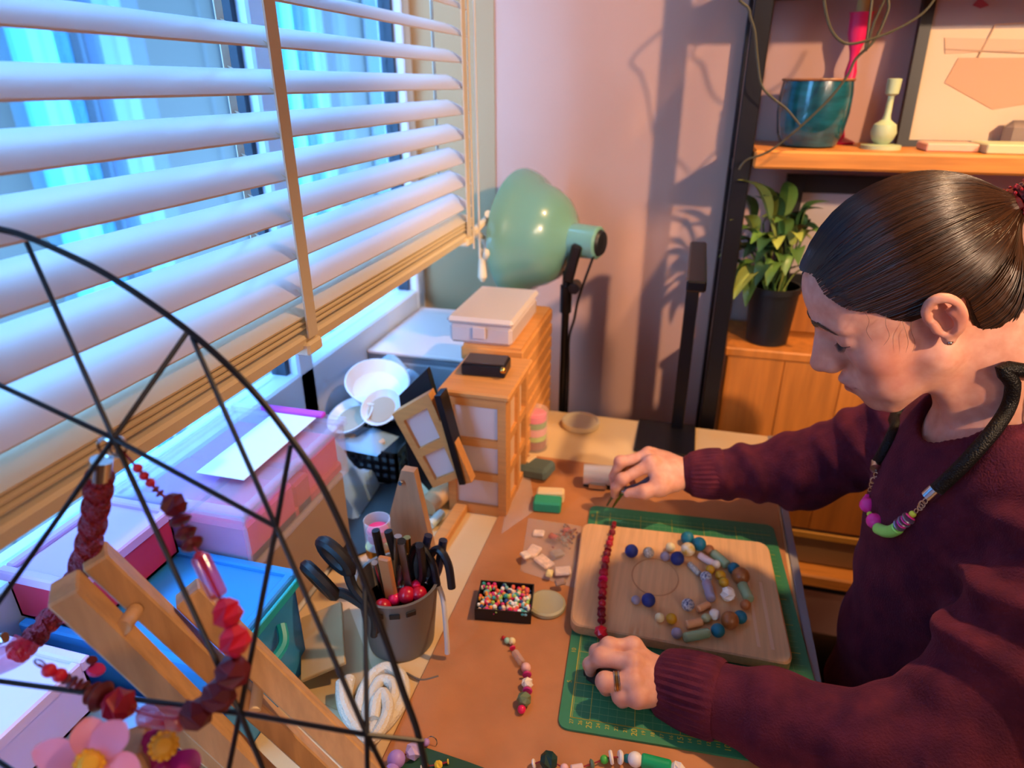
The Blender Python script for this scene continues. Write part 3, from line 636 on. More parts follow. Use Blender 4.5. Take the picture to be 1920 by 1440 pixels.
# storage boxes by the window
def storage(name, label, x0, x1, y0, y1, z0, z1, body, lidm, conts, handle=None):
    t = thing(name, label, 'storage box', ((x0+x1)/2, (y0+y1)/2, z0)); w = .003
    m = MB(); m.box((x0, y0, z0), (x1, y1, z0+w))
    for a in ((x0, y0, x0+w, y1), (x1-w, y0, x1, y1), (x0, y0, x1, y0+w), (x0, y1-w, x1, y1)): m.box((a[0], a[1], z0), (a[2], a[3], z1-.012))
    obj('tub', m, body, t, False)
    obj('lid', MB().box((x0-.003, y0-.003, z1-.0115), (x1+.003, y1+.003, z1-.006), .002), lidm, t)
    m = MB()
    for a in ((x0-.005, y0-.005, x1+.005, y0+.006), (x0-.005, y1-.006, x1+.005, y1+.005), (x0-.005, y0+.006, x0+.006, y1-.006), (x1-.006, y0+.006, x1+.005, y1-.006)): m.box((a[0], a[1], z1-.014), (a[2], a[3], z1), .002)
    obj('lid_rim', m, lidm, t)
    for (bx0, bx1, by0, by1, bz1, mt) in conts:
        obj('content', MB().box((x0+.006+(x1-x0-.012)*bx0, y0+.006+(y1-y0-.012)*by0, z0+.004), (x0+.006+(x1-x0-.012)*bx1, y0+.006+(y1-y0-.012)*by1, z0+.004+(z1-z0-.02)*bz1), .004), mt, t)
    if handle:
        obj('handle', MB().tube(arc([(x1+.004, (y0*.72+y1*.28), z1-.045), (x1+.016, (y0*.6+y1*.4), z1-.055), (x1+.016, (y0*.4+y1*.6), z1-.055), (x1+.004, (y0*.28+y1*.72), z1-.045)], 24), .006, 8), handle, t)
        obj('lid_edge', MB().box((x1+.0055, y0, z1-.018), (x1+.010, y1, z1-.006), .001), handle, t)
    return t
pk1 = M('pink_paper', 'd83a78', .5); pk2 = M('purple_paper', 'b45ac8', .5); pk3 = M('red_paper', 'c03048', .5); pw1 = M('white_paper', 'e6eef6', .5); tubc = M('tub_clear', 'e8e0f8', .12, alpha=.16); lidc = M('lid_clear', 'e0d8fa', .1, alpha=.2)
obj('tan_carton', MB().box((-.652, .562, TZ+.001), (-.478, .787, TZ+.128), .003), M('carton', 'a08470', .7), label='tan cardboard carton under the pink storage box', cat='carton')
storage('pink_storage_box', 'clear storage box full of pink and purple papers, topmost by the window', -.655, -.470, .545, .79, TZ+.129, TZ+.222, tubc, lidc,
        [(0, 1, 0, 1, .25, pk3), (0, .5, 0, .5, .9, pk2), (.5, 1, 0, .45, .8, pk1), (0, .42, .5, 1, .88, pk2), (.42, .55, .5, 1, .97, pk1), (.55, 1, .45, .62, .7, pk3), (.55, .97, .62, 1, .85, pk1)])
obj('white_card', MB().box((-.575, .60, TZ+.2225), (-.505, .775, TZ+.2245), .0005), pw1, label='pale blue-white card lying on the lid of the pink storage box', cat='card')
obj('magenta_strip', MB().box((-.60, .776, TZ+.2225), (-.495, .788, TZ+.230), .002), M('magenta_card', 'd040c0', .5), label='magenta strip along the far edge of the pink storage box lid', cat='strip')
bl1 = M('blue_paper', '2f7fc8', .5); bl2 = M('teal_paper', '2aa8c0', .5); tubb = M('tub_blue', '3f9fe0', .15, alpha=.7); lidb = M('lid_blue', '3a9ce4', .15, alpha=.75); tealh = M('teal_handle', '1aa6b4', .4)
storage('blue_storage_box', 'blue tinted storage box with teal handle in front of the tan carton', -.645, -.412, .395, .540, TZ+.001, TZ+.150, tubb, lidb, [(0, .5, 0, 1, .8, bl1), (.5, 1, 0, .5, .6, bl2), (.5, 1, .5, 1, .85, bl1)], tealh)
storage('red_storage_box', 'shiny pink and red lidded box on the left of the blue storage box', -.655, -.565, .40, .535, TZ+.1505, TZ+.215, M('tub_red', 'c83048', .4), M('lid_pearl', 'd8b0e0', .2), [(.05, .95, .05, .95, .5, pk3)])
storage('pale_blue_storage_box', 'pale blue clear storage box nearest the camera at the window', -.650, -.470, .17, .375, TZ+.001, TZ+.10, M('tub_pale', '7db8ec', .15, alpha=.75), M('lid_pale', '8cc0f0', .15, alpha=.75), [(0, .6, 0, 1, .5, pw1), (.6, 1, .3, 1, .8, bl1)])
storage('iridescent_box', 'pale pink iridescent box on top of the pale blue storage box', -.655, -.53, .20, .36, TZ+.1005, TZ+.165, M('tub_irid', 'd0c0ea', .2), M('lid_irid', 'd8c4ee', .15), [(.05, .95, .05, .95, .5, pk1)])
# ------------------------------------------------------------------ tool pot and rope
pc = np.array([-.314, .612, TZ]); PH = .098
pot = thing('tool_pot', 'grey tapered plastic pot full of pliers and beads on the table', 'pot', pc)
obj('pot_wall', MB().lathe([(.040, 0), (.043, .002), (.0525, PH), (.0545, PH+.003), (.0505, PH+.003), (.049, PH-.002), (.040, .006), (.001, .006)], pc, n=40), M('pot_grey', '6c665f', .5), pot)
m = MB()
for a in (-70, -48, -92): 
    t = math.radians(a); m.obox(pc+[.0525*math.cos(t), .0525*math.sin(t), PH-.012], (-math.sin(t), math.cos(t), 0), (math.cos(t), math.sin(t), 0), (.0065, .0012, .004), .001)
obj('rim_slots', m, BLKPL, pot)
obj('white_handle', MB().tube(arc([pc+[.050, .012, PH-.002], pc+[.062, .0, PH-.02], pc+[.070, -.015, PH-.06], pc+[.072, -.02, .012]], 20), .0035, 8), M('handle_white', 'c4beb8', .4), pot)
def pliers(name, label, hx, jaw, spread, mat, ln=.075, jl=.045, par=None):
    """hinge, direction of the jaws; handles open behind"""
    h = np.array(hx, float); d = np.array(jaw, float); d /= np.linalg.norm(d); s = np.cross(d, [0, 1, 0.2]); s /= np.linalg.norm(s)
    t = thing(name, label, 'pliers', h)
    for k in (-1, 1):
        obj('jaw', MB().tube(arc([h+s*.004*k, h+d*jl*.5+s*.0045*k, h+d*jl+s*.0012*k], 10), [.005-.0003*i for i in range(11)], 8), CHROME, t)
        obj('handle', MB().tube(arc([h+s*.003*k, h-d*ln*.35+s*spread*k, h-d*ln+s*spread*.9*k], 14), .0055, 8), mat, t)
    obj('hinge', MB().cyl(h-np.cross(d, s)*.006, h+np.cross(d, s)*.006, .0075), CHROME, t)
    return t
top = TZ+PH
for k_, (dx, lab) in enumerate(((.030, 'big pliers with long curved dark handles arching over the right rim of the pot'), (.010, 'steel cutters with curved gold-edged handles in the middle of the grey pot'))):
    t_ = thing('large_pliers', lab, 'pliers', pc+[dx, .01, PH]); b0 = pc+[dx-.012, .012, PH-.03]
    for q in (0, 1):
        obj('handle', MB().tube(arc([b0+[.004*q, 0, 0], b0+[-.006+.02*q, .004, .045], b0+[.006+.026*q, .006, .075-.012*k_], b0+[.026+.022*q, .0, .060], b0+[.034+.020*q, -.006, .028]] if k_ == 0 else [b0+[.012*q, 0, 0], b0+[.016*q-.004, .004, .04], b0+[.012*q, .006, .085]], 24), .0052, 8), (M('grip_navy_dark', '10131f', .35), M('grip_navy_dark', '10131f', .35)) [q] if k_ == 0 else (GOLD if q else CHROME), t_)
    obj('jaw', MB().tube([b0+[0, 0, -.03], b0+[.002, 0, .002]], .006, 8), CHROME, t_)
pliers('pliers', 'pliers with black handles standing on the right in the grey pot', pc+[.018, .010, PH-.015], (-.1, .2, -1), .013, BLKPL, .085, .03)
pliers('pliers', 'pliers with dark blue grips at the back of the grey pot', pc+[.030, .022, PH-.02], (-.2, -.1, -1), .011, M('grip_navy', '1c2440', .4), .075, .03)
pliers('pliers', 'pliers with black grips left of the wooden stick in the grey pot', pc+[-.012, .018, PH-.02], (.15, 0, -1), .010, BLKPL, .08, .03)
pliers('pliers', 'small round-nose pliers with steel jaws up in the grey pot', pc+[.008, -.005, PH-.01], (.12, .1, 1), .008, BLKPL, .05, .055)
sc_ = thing('scissors', 'long black handled scissors leaning out of the grey pot to the left', 'scissors', pc+[-.03, .0, PH])
s0_, s1_ = D(700, 1152, .80), D(615, 1066, .80)
for k in (-1, 1):
    off = np.array([.006*k, .004*k, .010*k]); dv = (s1_-s0_)/np.linalg.norm(s1_-s0_); up = np.array([.3*k, -.3, 1.]); up -= dv*np.dot(up, dv); up /= np.linalg.norm(up)
    ctr = s1_+off*1.5; obj('blade_arm', MB().tube(arc([s0_-off*.3+[0, 0, -.03], s0_, (s0_+s1_)/2+off*.5, ctr-dv*.020], 18), [.0045+.00012*i for i in range(len(arc([s0_, s0_, s0_, s0_], 18)))], 8), BLKPL, sc_)
    obj('finger_loop', MB().tube([ctr+dv*.024*math.cos(t)+up*.013*math.sin(t) for t in np.linspace(0, 6.283, 21)[:-1]], .0080, 8, closed=True), BLKPL, sc_)
obj('wooden_stick', MB().bar(pc+[.0, -.008, .02], D(720, 1045, .80), .016, .008, up=(0, 1, .3), ch=.002), M('stick_wood', 'b87848', .5), label='flat wooden stick standing upright in the middle of the grey pot', cat='stick')
obj('steel_rod', MB().cyl(pc+[-.02, .01, .02], D(702, 1055, .81), .004), CHROME, label='thin steel mandrel rod left of the wooden stick in the pot', cat='rod')
obj('metal_file', MB().bar(pc+[.022, .0, .02], D(752, 1020, .81), .009, .003, up=(0, 1, .2)), M('dull_steel', '807c78', .35, .9), label='flat steel file standing behind the pliers in the grey pot', cat='file')
for i, (u, v, r) in enumerate(((764, 1118, .011), (783, 1130, .010), (733, 1158, .011), (745, 1136, .008), (752, 1112, .006))):
    p = pc+np.array(((.020, -.016, PH-.006), (.034, -.010, PH-.006), (-.004, -.036, PH-.014), (.006, -.022, PH-.010), (.026, .0, PH-.002))[i]); obj('red_bead', MB().ball((p[0], p[1], p[2]), r, 16, 10), red1 if i < 3 else hot,
        label=['large red bead on top of the tools in the grey pot', 'red bead at the right rim of the grey pot', 'red bead showing behind the front rim slots of the pot', 'small pink bead in the middle of the tool pot', 'tiny pink bead behind the large red bead in the pot'][i], cat='bead', group='red beads in the tool pot')
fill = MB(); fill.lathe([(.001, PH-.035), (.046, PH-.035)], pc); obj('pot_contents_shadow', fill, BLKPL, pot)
# white braided rope
def braid_mat():
    m = M('white_rope', 'd8cdb6', .8); n = m.node_tree.nodes; l = m.node_tree.links; b = n['Principled BSDF']
    tc = n.new('ShaderNodeTexCoord'); v = n.new('ShaderNodeTexVoronoi'); v.inputs['Scale'].default_value = 420; l.new(tc.outputs['Object'], v.inputs['Vector'])
    bp = n.new('ShaderNodeBump'); bp.inputs['Strength'].default_value = .5; bp.inputs['Distance'].default_value = .002; l.new(v.outputs['Distance'], bp.inputs['Height']); l.new(bp.outputs[0], b.inputs['Normal']); return m
ROPE = braid_mat()
def Tl(pts, h): return [T(u, v, h) for u, v in pts]
rope = thing('white_rope_bundle', 'thick white braided rope folded into loops on the table below the grey pot', 'rope', T(700, 1320))
obj('rope_loop', MB().tube(arc(Tl([(655, 1272), (650, 1310), (668, 1345), (700, 1372), (735, 1345), (757, 1305), (752, 1268), (725, 1252), (698, 1268), (680, 1300), (672, 1340)], .008), 60), .0075, 10), ROPE, rope)
obj('rope_loop', MB().tube(arc(Tl([(690, 1378), (716, 1345), (738, 1308), (735, 1282), (715, 1276), (700, 1298), (690, 1330), (688, 1365)], .012), 50), .0072, 10), ROPE, rope)
obj('rope_loop', MB().tube(arc(Tl([(640, 1280), (643, 1320), (662, 1360), (690, 1388), (712, 1370), (728, 1330), (718, 1300), (705, 1316), (700, 1350)], .019), 50), .0072, 10), ROPE, rope)
obj('grey_string', MB().tube(arc([T(u, v, .003) for u, v in ((762, 1262), (790, 1275), (822, 1268))], 14), .0016, 6), M('cord_grey', '6a6058', .7), label='thin grey cord end lying on the table under the grey pot', cat='string')
obj('paper_sheet', MB().prism([T(u, v, .0008) for u, v in ((600, 1178), (655, 1140), (700, 1260), (640, 1335), (560, 1300))], (0, 0, .0008)), M('kraft_paper', 'b89a68', .7), label='kraft paper sheet between the storage boxes and the rope', cat='paper')
obj('kraft_envelope', MB().obox(T(605, 1200, .03), (1, .55, .35), (-.5, 1, .1), (.028, .05, .003), .001), M('kraft_paper', 'b89a68', .7), label='kraft card leaning beside the blue storage box', cat='card')

# ------------------------------------------------------------------ mint lamp on its stand
LMX, LMY = -.243, 1.405
lampt = thing('studio_lamp', 'mint green bell-shaped lamp on a thin black stand by the window corner', 'lamp', (LMX, LMY, 0))
MINT = M('mint_enamel', '6c9a86', .25, coat=.5)
lax = np.array([-.90, .43, .01]); lax /= np.linalg.norm(lax)
rimc = Y(978, 438, 1.43); sock = Y(1092, 452, 1.385); lax = rimc-sock; Ls = np.linalg.norm(lax); lax /= Ls
prof = [(.030, -.040), (.034, -.036), (.035, .0), (.036, .020), (.048, .030), (.066, .038), (.088, .055), (.104, .080), (.112, .105), (.124, .118), (.134, .135), (.138, Ls), (.134, Ls), (.120, .122), (.10, .085), (.06, .042), (.02, .03)]
obj('shade', MB().lathe(prof, sock, lax, 44), MINT, lampt)
obj('socket_cap', MB().lathe([(.001, -.048), (.024, -.046), (.028, -.04), (.031, -.034)], sock, lax, 24), BLKPL, lampt)
obj('bulb', MB().ball(sock+lax*.075, .03, 16, 10), M('bulb_glass', 'f0ece0', .2), lampt)
pj = np.array([LMX, LMY-.032, 1.045])
obj('pole', MB().cyl((LMX, LMY-.030, .02), (LMX, LMY-.032, 1.05), .0085, n=12), BLACK, lampt)
obj('swivel', MB().bar((LMX+.004, LMY-.040, 1.03), sock+[-.004, -.037, .0], .022, .016, up=(0, 1, 0), ch=.004), BLACK, lampt)
obj('knob', MB().cyl((LMX+.02, LMY-.055, 1.02), (LMX+.02, LMY-.02, 1.02), .012, n=12), BLACK, lampt)
obj('collar', MB().cyl((LMX, LMY-.031, .96), (LMX, LMY-.031, 1.02), .013, n=12), BLACK, lampt)
obj('wire', MB().tube(arc([sock+[.03, -.03, -.02], (LMX+.03, LMY-.04, 1.0), (LMX+.022, LMY-.042, .95), (LMX+.012, LMY-.042, .9), (LMX+.013, LMY-.04, .8), (LMX+.012, LMY-.04, .5)], 30), .003, 6), BLACK, lampt)
for a in (90, 210, 330):
    t = math.radians(a); obj('leg', MB().tube([(LMX, LMY-.03, .30), (LMX+.14*math.cos(t), LMY-.03+.14*math.sin(t), .006)], .007, 8), BLACK, lampt)

# ------------------------------------------------------------------ black angled stand on the table
sq = thing('angled_stand', 'black metal stand with square base plate, post and arm on the table back edge', 'stand', (-.003, 1.255, TZ))
obj('base_plate', MB().box((-.062, 1.188, TZ+.0003), (.057, 1.324, TZ+.008), .002), BLACK, sq)
obj('post', MB().box((.006, 1.296, TZ+.008), (.031, 1.32, 1.122), .002), BLACK, sq)
obj('arm', MB().box((.004, 1.03, 1.122), (.034, 1.32, 1.140), .003), BLACK, sq)

# ------------------------------------------------------------------ bookcase, shelf, and what is on it
bk = thing('metal_bookcase', 'black steel framed bookcase with wooden shelves against the back wall', 'bookcase', (.55, 1.46, 0))
px0 = .066
for x in (px0, 1.12):
    for y in (1.362, 1.56): obj('post', MB().box((x, y, 0), (x+.032, y+.032, 2.0), .002), BLACK, bk)
for z in (1.272, 1.585, .35):
    for y in (1.362, 1.56): obj('rail', MB().box((px0+.032, y+.006, z-.022), (1.12, y+.026, z-.002)), BLACK, bk) if z != 1.272 else None
    for x in (px0+.006, 1.126): obj('end_rail', MB().box((x, 1.394, z-.022), (x+.02, 1.56, z-.002)), BLACK, bk)
SHW = M('shelf_wood', 'c07a34', .45, var=.2, vscale=5, stretch=(1.5, 20, 20), bump=.1, bscale=30)
sh = obj('shelf', MB().box((px0+.034, 1.352, 1.272), (1.118, 1.588, 1.304), .004), SHW, bk)
obj('shelf', MB().box((px0+.034, 1.352, 1.585), (1.118, 1.588, 1.617), .004), SHW, bk)
obj('shelf', MB().box((px0+.034, 1.352, .35), (1.118, 1.588, .382), .004), SHW, bk)
SZ = 1.304
# teal pot
q = Y(1514, 268, 1.46)
tp = thing('teal_pot', 'dark teal glazed plant pot with a brown rim on the wooden shelf', 'pot', (q[0], 1.46, SZ)); r = .064
obj('pot_body', MB().lathe([(.038, 0), (.05, .003), (.059, .025), (.064, .06), (.064, .095), (.061, .116), (.058, .1165), (.060, .09), (.052, .02), (.001, .015)], (q[0], 1.46, SZ), n=40),
    M('teal_glaze', '0f4a55', .22, var=.35, vscale=18, coat=.6, stretch=(1, 1, 4)), tp)
obj('pot_rim', MB().tube([(q[0]+.0615*math.cos(t), 1.46+.0615*math.sin(t), SZ+.117) for t in np.linspace(0, 6.283, 41)[:-1]], .0025, 6, closed=True), M('rim_brown', '8a5a3a', .35), tp)
obj('soil', MB().lathe([(.001, .10), (.058, .10)], (q[0], 1.46, SZ)), M('soil', '2c2018', .9), tp)
# hot pink candlestick with candle
q = Y(1570, 268, 1.545); q = np.array([q[0], 1.545, SZ]); HP = M('pink_lacquer', 'e8205c', .35)
cs = thing('pink_candlestick', 'tall hot pink candlestick with a cream candle behind the teal pot', 'candlestick', q); k = 1.13
obj('stick', MB().lathe([(.030, 0), (.031, .004), (.012, .012), (.008, .03), (.010, .06), (.013, .085), (.008, .1), (.011, .13), (.007, .152), (.009, .165), (.018, .195), (.020, .228), (.022, .232), (.010, .232)], q, n=24), HP, cs)
obj('candle', MB().lathe([(.011, .232), (.0105, .40), (.001, .402)], q, n=16), M('candle_wax', 'cdb86a', .5), cs)
# mint candlestick
q = Y(1652, 270, 1.44); q = np.array([q[0], 1.44, SZ]); MC = M('mint_paint', 'a8b48a', .45)
ms = thing('mint_candlestick', 'small pale green candlestick with ball base on the shelf before the picture', 'candlestick', q)
obj('stick', MB().lathe([(.034, 0), (.034, .007), (.012, .009), (.018, .016), (.022, .028), (.019, .042), (.008, .05), (.006, .056), (.005, .09), (.008, .092), (.011, .094), (.012, .118), (.008, .119), (.008, .10), (.001, .10)], q, n=28), MC, ms)
# framed print leaning on the wall
fx0, fx1, fzt = .368, .78, 1.80
fr = thing('framed_print', 'large black framed print with a peach house shape leaning on the wall', 'picture', ((fx0+fx1)/2, 1.50, SZ))
lean = .06/ (fzt-SZ)
def FPt(x, z, o=0.): return np.array([x, 1.515+lean*(z-SZ)-o, z])
m = MB()
for a, b in (((fx0, SZ), (fx0+.020, fzt)), ((fx1-.02, SZ), (fx1, fzt)), ((fx0+.02, SZ), (fx1-.02, SZ+.012)), ((fx0+.02, fzt-.02), (fx1-.02, fzt))):
    m.prism([FPt(a[0], a[1], .012), FPt(b[0], a[1], .012), FPt(b[0], b[1], .012), FPt(a[0], b[1], .012)], (0, .02, 0))
obj('frame', m, BLKPL, fr, False)
def panel(x0, x1, z0, z1, o, mat, nm): 
    return obj(nm, MB().prism([FPt(x0, z0, o), FPt(x1, z0, o), FPt(x1, z1, o), FPt(x0, z1, o)], (0, .002, 0)), mat, fr, False)
panel(fx0+.02, fx1-.02, SZ+.012, 1.505, .004, M('print_cream', 'e8cba0', .6), 'print_lower'); panel(fx0+.02, fx1-.02, 1.505, fzt-.02, .004, M('print_grey', 'a89a92', .6), 'print_upper')
def poly(pts, o, mat, nm): return obj(nm, MB().prism([FPt(x, z, o) for x, z in pts], (0, .0012, 0)), mat, fr, False)
def pz(u, v): w = Y(u, v, 1.52); return (w[0], w[2])
poly([pz(1772, 155), pz(1800, 108), pz(1960, 108), pz(1960, 190), pz(1860, 205)], .006, M('print_peach', 'dca478', .6), 'peach_shape')
poly([pz(1775, 70), pz(1960, 74), pz(1960, 92), pz(1775, 100)], .006, M('print_pale', 'e2b890', .6), 'pale_block')
for i, (a, b) in enumerate(((( 1836, 108), (1872, 45)), ((1872, 45), (1960, 40)), ((1775, 92), (1960, 100)))):
    m = MB(); p0, p1 = FPt(*pz(*a), .007), FPt(*pz(*b), .007); m.bar(p0, p1, .0018, .001, up=(0, 1, 0)); obj('print_line', m, M('print_tan', 'c09a78', .6), fr)
poly([pz(1830, 8), pz(1845, -8), pz(1862, 8), pz(1845, 14)], .006, M('print_red', '9a4048', .6), 'red_shape')
obj('pink_box', MB().box((.392, 1.40, SZ+.0003), (.475, 1.465, SZ+.014), .002), M('pale_pink_box', 'd8a48c', .5), label='flat pale pink box lying on the shelf before the framed print', cat='box')
obj('mint_book', MB().box((.478, 1.375, SZ+.0003), (.64, 1.46, SZ+.016), .002), M('mint_cover', 'b8b890', .5), label='thin pale green book at the right end of the visible shelf', cat='book')
obj('grey_pebble_case', MB().box((.535, 1.475, SZ+.0003), (.62, 1.502, SZ+.05), .012), M('taupe_case', '7a6a62', .4), label='taupe rounded case standing behind the pale green book', cat='case')
# trailing vine stems: one plant whose pot stands on the shelf above
VG = M('vine_stem', '3e3a28', .6); vine = thing('trailing_vine', 'bare trailing vine stems hanging down in front of the bookcase', 'plant', (.4, 1.38, 1.617))
obj('vine_pot', MB().lathe([(.04, 0), (.06, .1), (.055, .1), (.001, .09)], (.40, 1.44, 1.617)), M('clay', '9a6a50', .7), vine)
for k, pts in enumerate(([(1545, -60), (1545, 0), (1556, 50), (1575, 76), (1600, 82), (1650, 68), (1700, 45), (1740, 15), (1775, -40)],
            [(1680, -40), (1665, 20), (1640, 75), (1605, 110), (1590, 140), (1560, 180), (1520, 220), (1480, 255), (1440, 285), (1400, 300), (1385, 318)],
            [(1410, -40), (1405, 20), (1415, 60), (1420, 110), (1428, 160), (1450, 185), (1475, 205), (1500, 235)], [(1625, 78), (1640, 40), (1668, -20)])):
    W = [np.array([.40-.01*k, 1.43, 1.712]), np.array([.40-.05*k, 1.36, 1.74])]+[Y(u, v, 1.33+.01*(k % 2)) for u, v in pts]; obj('vine_stem', MB().tube(arc(W, 60), [.0028-.0010*(i/60) for i in range(len(arc(W, 60)))], 6), VG, vine)
# black frame under the shelf and chest with plant
fq = thing('small_black_frame', 'black picture frame with pale mat on the chest behind the potted plant', 'picture', (.30, 1.54, .90))
FX0, FX1, FZ0, FZ1 = .185, .42, 1.0, 1.243
m = MB()
for a in ((FX0, FZ0, FX0+.035, FZ1), (FX1-.035, FZ0, FX1, FZ1), (FX0+.035, FZ0, FX1-.035, FZ0+.035), (FX0+.035, FZ1-.035, FX1-.035, FZ1)): m.box((a[0], 1.535, a[1]), (a[2], 1.555, a[3]), .001)
obj('frame', m, BLKPL, fq); obj('mat_board', MB().box((FX0+.03, 1.545, FZ0+.03), (FX1-.03, 1.549, FZ1-.03)), M('mat_pale', 'b8aaa4', .7), fq)
CHW = M('chest_wood', 'b06a28', .5, var=.16, vscale=4, stretch=(14, 14, 1.2), bump=.1, bscale=20)
CZ1 = .905
ch = thing('wooden_chest', 'orange-brown wooden cabinet behind the table corner, carrying the potted plant', 'cabinet', (.40, 1.46, .383))
obj('carcass', MB().box((.105, 1.40, .475), (.80, 1.585, CZ1-.02), .003), CHW, ch)
obj('top_board', MB().box((.100, 1.392, CZ1-.02), (.805, 1.585, CZ1), .003), CHW, ch)
for k in range(6): obj('plank', MB().box((.107+.115*k, 1.394, .48), (.107+.115*k+.1142, 1.3998, CZ1-.021), .0015), CHW, ch)
obj('plinth', MB().box((.115, 1.395, .383), (.795, 1.583, .474), .004), M('plinth_beige', '8a6a48', .6), ch)
obj('base_strip', MB().box((.112, 1.388, .458), (.80, 1.3945, .474), .001), M('strip_yellow', 'c08a3a', .5), ch)
obj('picture_ledge', MB().box((.17, 1.528, CZ1+.0003), (.44, 1.562, .9997), .003), CHW, label='wooden block on the cabinet that raises the small black frame', cat='block')
q = np.array([.186, 1.455, CZ1+.0003])
pl = thing('potted_plant', 'leafy green plant in a black plastic pot on the wooden cabinet', 'plant', q)
obj('pot', MB().lathe([(.038, 0), (.042, .002), (.050, .112), (.053, .113), (.053, .125), (.049, .125), (.044, .05), (.001, .05)], q, n=32), BLKPL, pl)
obj('soil', MB().lathe([(.001, .11), (.047, .11)], q), _mats['soil'], pl)
LFG = M('leaf_green', '5c7c34', .4, var=.35, vscale=9); LFD = M('leaf_dark', '2c4a2a', .4, var=.3, vscale=9); LFY = M('leaf_yellow', '97a048', .4, var=.2, vscale=9)
def leaf(base, tip, w, mat, droop=.02):
    b = np.array(base, float); t = np.array(tip, float); d = t-b; L = np.linalg.norm(d); side = np.cross(d, [0, 0, 1.]); 
    if np.linalg.norm(side) < 1e-6: side = np.array([1., 0, 0])
    side /= np.linalg.norm(side); nrm = np.cross(side, d/L); vs = []; n = 9
    for i in range(n+1):
        s = i/n; p = b+d*s+nrm*droop*math.sin(math.pi*s)*1.0+np.array([0, 0, -1.])*droop*s*s; ww = 1.3*w*(math.sin(math.pi*min(1, .06+s*.94))**.75)*(1-.35*s)+.0008
        vs += [p-side*ww+nrm*ww*.25, p-nrm*ww*.12, p+side*ww+nrm*ww*.25]
    fs = []
    for i in range(n):
        for k in (0, 1): fs.append((i*3+k, i*3+k+1, i*3+k+4, i*3+k+3))
    return MB().add(vs, fs)
lv = [((1385, 318), 1.34, LFY, .014), ((1372, 395), 1.36, LFY, .018), ((1362, 425), 1.38, LFG, .016), ((1378, 545), 1.36, LFY, .018), ((1415, 350), 1.46, LFD, .016), ((1430, 390), 1.40, LFY, .018), ((1475, 420), 1.42, LFG, .02), ((1560, 360), 1.44, LFG, .018),
      ((1520, 395), 1.50, LFD, .02), ((1460, 450), 1.37, LFY, .016), ((1500, 480), 1.40, LFG, .018), ((1395, 470), 1.42, LFD, .02), ((1370, 480), 1.47, LFD, .02), ((1440, 470), 1.44, LFD, .02), ((1475, 500), 1.38, LFG, .016), ((1420, 520), 1.37, LFD, .015), ((1530, 440), 1.47, LFD, .02),
      ((1450, 340), 1.50, LFD, .016), ((1490, 380), 1.46, LFD, .018), ((1410, 440), 1.36, LFG, .014), ((1385, 415), 1.44, LFD, .018), ((1350, 455), 1.45, LFD, .014), ((1545, 420), 1.40, LFD, .018), ((1505, 435), 1.36, LFY, .012), ((1440, 520), 1.36, LFG, .014), ((1400, 560), 1.38, LFG, .014), ((1455, 400), 1.36, LFG, .014), ((1425, 455), 1.34, LFD, .016)]
for i in range(16):
    lv.append(((1452+105*math.cos(i*1.9), 430+110*math.sin(i*2.7)), 1.37+.012*(i % 9), (LFG, LFD, LFD, LFY)[i % 4], .013+.002*(i % 3)))
for i, ((u, v), yy, mt, w) in enumerate(lv):
    tip = Y(u, v, yy); b0 = q+np.array([.022*math.cos(i*2.4), .022*math.sin(i*2.4), .112]); mid = b0*.55+tip*.45+np.array([0, 0, .045]); mid[2] = max(mid[2], b0[2]+.03)
    m = leaf(mid, tip, w, mt, .018); m.tube(arc([b0, b0*.5+mid*.5+np.array([0, 0, .012]), mid], 8), .0018, 5); obj('leaf', m, mt, pl)
cb = Y(1912, 655, 1.30)
cbm = MB().ball((cb[0]+.02, 1.34, cb[2]-.02), .06, 28, 18, (1, .5, 1.1)); cbm.v = [(x+.006*math.sin(60*z+30*x), y+.004*math.sin(70*x), z+.006*math.sin(55*x+20*z)) for x, y, z in cbm.v]
obj('cream_bundle', cbm, M('cream_cloth2', 'e8cf96', .8, bump=.3, bscale=30), label='cream cloth bundle glimpsed behind the nape of the woman', cat='bundle')
# ------------------------------------------------------------------ foreground: wire ring, wooden rack, red necklace, flowers
WD = .42
wr = thing('wire_ring', 'large black wire ring with triangular inner struts standing in the left foreground', 'wire stand', T(300, 1500))
ringp = []
vis = [(800, 1450), (782, 1370), (757, 1300), (725, 1205), (680, 1080), (640, 985), (595, 895), (545, 822), (485, 745), (420, 678), (350, 618), (270, 560), (190, 509), (120, 474), (60, 448), (0, 430)]
rest = [(-150, 405), (-330, 430), (-480, 540), (-590, 760), (-640, 1050), (-640, 1400), (-560, 1750), (-390, 2040), (-150, 2210), (120, 2270), (390, 2200), (600, 2030), (740, 1800), (800, 1600)]
ringp = arc([D(u, v, WD) for u, v in vis+rest+vis[:1]], 180)[:-1]
obj('ring', MB().tube(ringp, .0022, 8, closed=True), BLACK, wr)
NA, NBn, NC, ND = (213, 822), (518, 988), (450, 1337), (688, 1378)
st_ = [(NA, (50, 455)), (NA, (352, 622)), (NA, (-520, 480)), (NA, NBn), (NA, (-220, 1440)), (NA, NC), (NBn, (360, 632)), (NBn, (545, 835)), (NBn, NC), (NBn, ND), (NC, (-280, 1240)), (NC, ND), (NC, (390, 1640)), (NC, (600, 1700)),
       (ND, (795, 1390)), (ND, (684, 1100)), (ND, (800, 1600)), (ND, (694, 1900)), ((390, 1640), (390, 2195)), ((390, 1640), (600, 1700)), ((600, 1700), (600, 2025)), ((-220, 1440), (-280, 1240)), ((-280, 1240), (-630, 1200)), ((-220, 1440), (390, 1640)), ((-220, 1440), (-150, 2205)), ((-280, 1240), (30, 1450)), ((-220, 1440), (-600, 1600))]
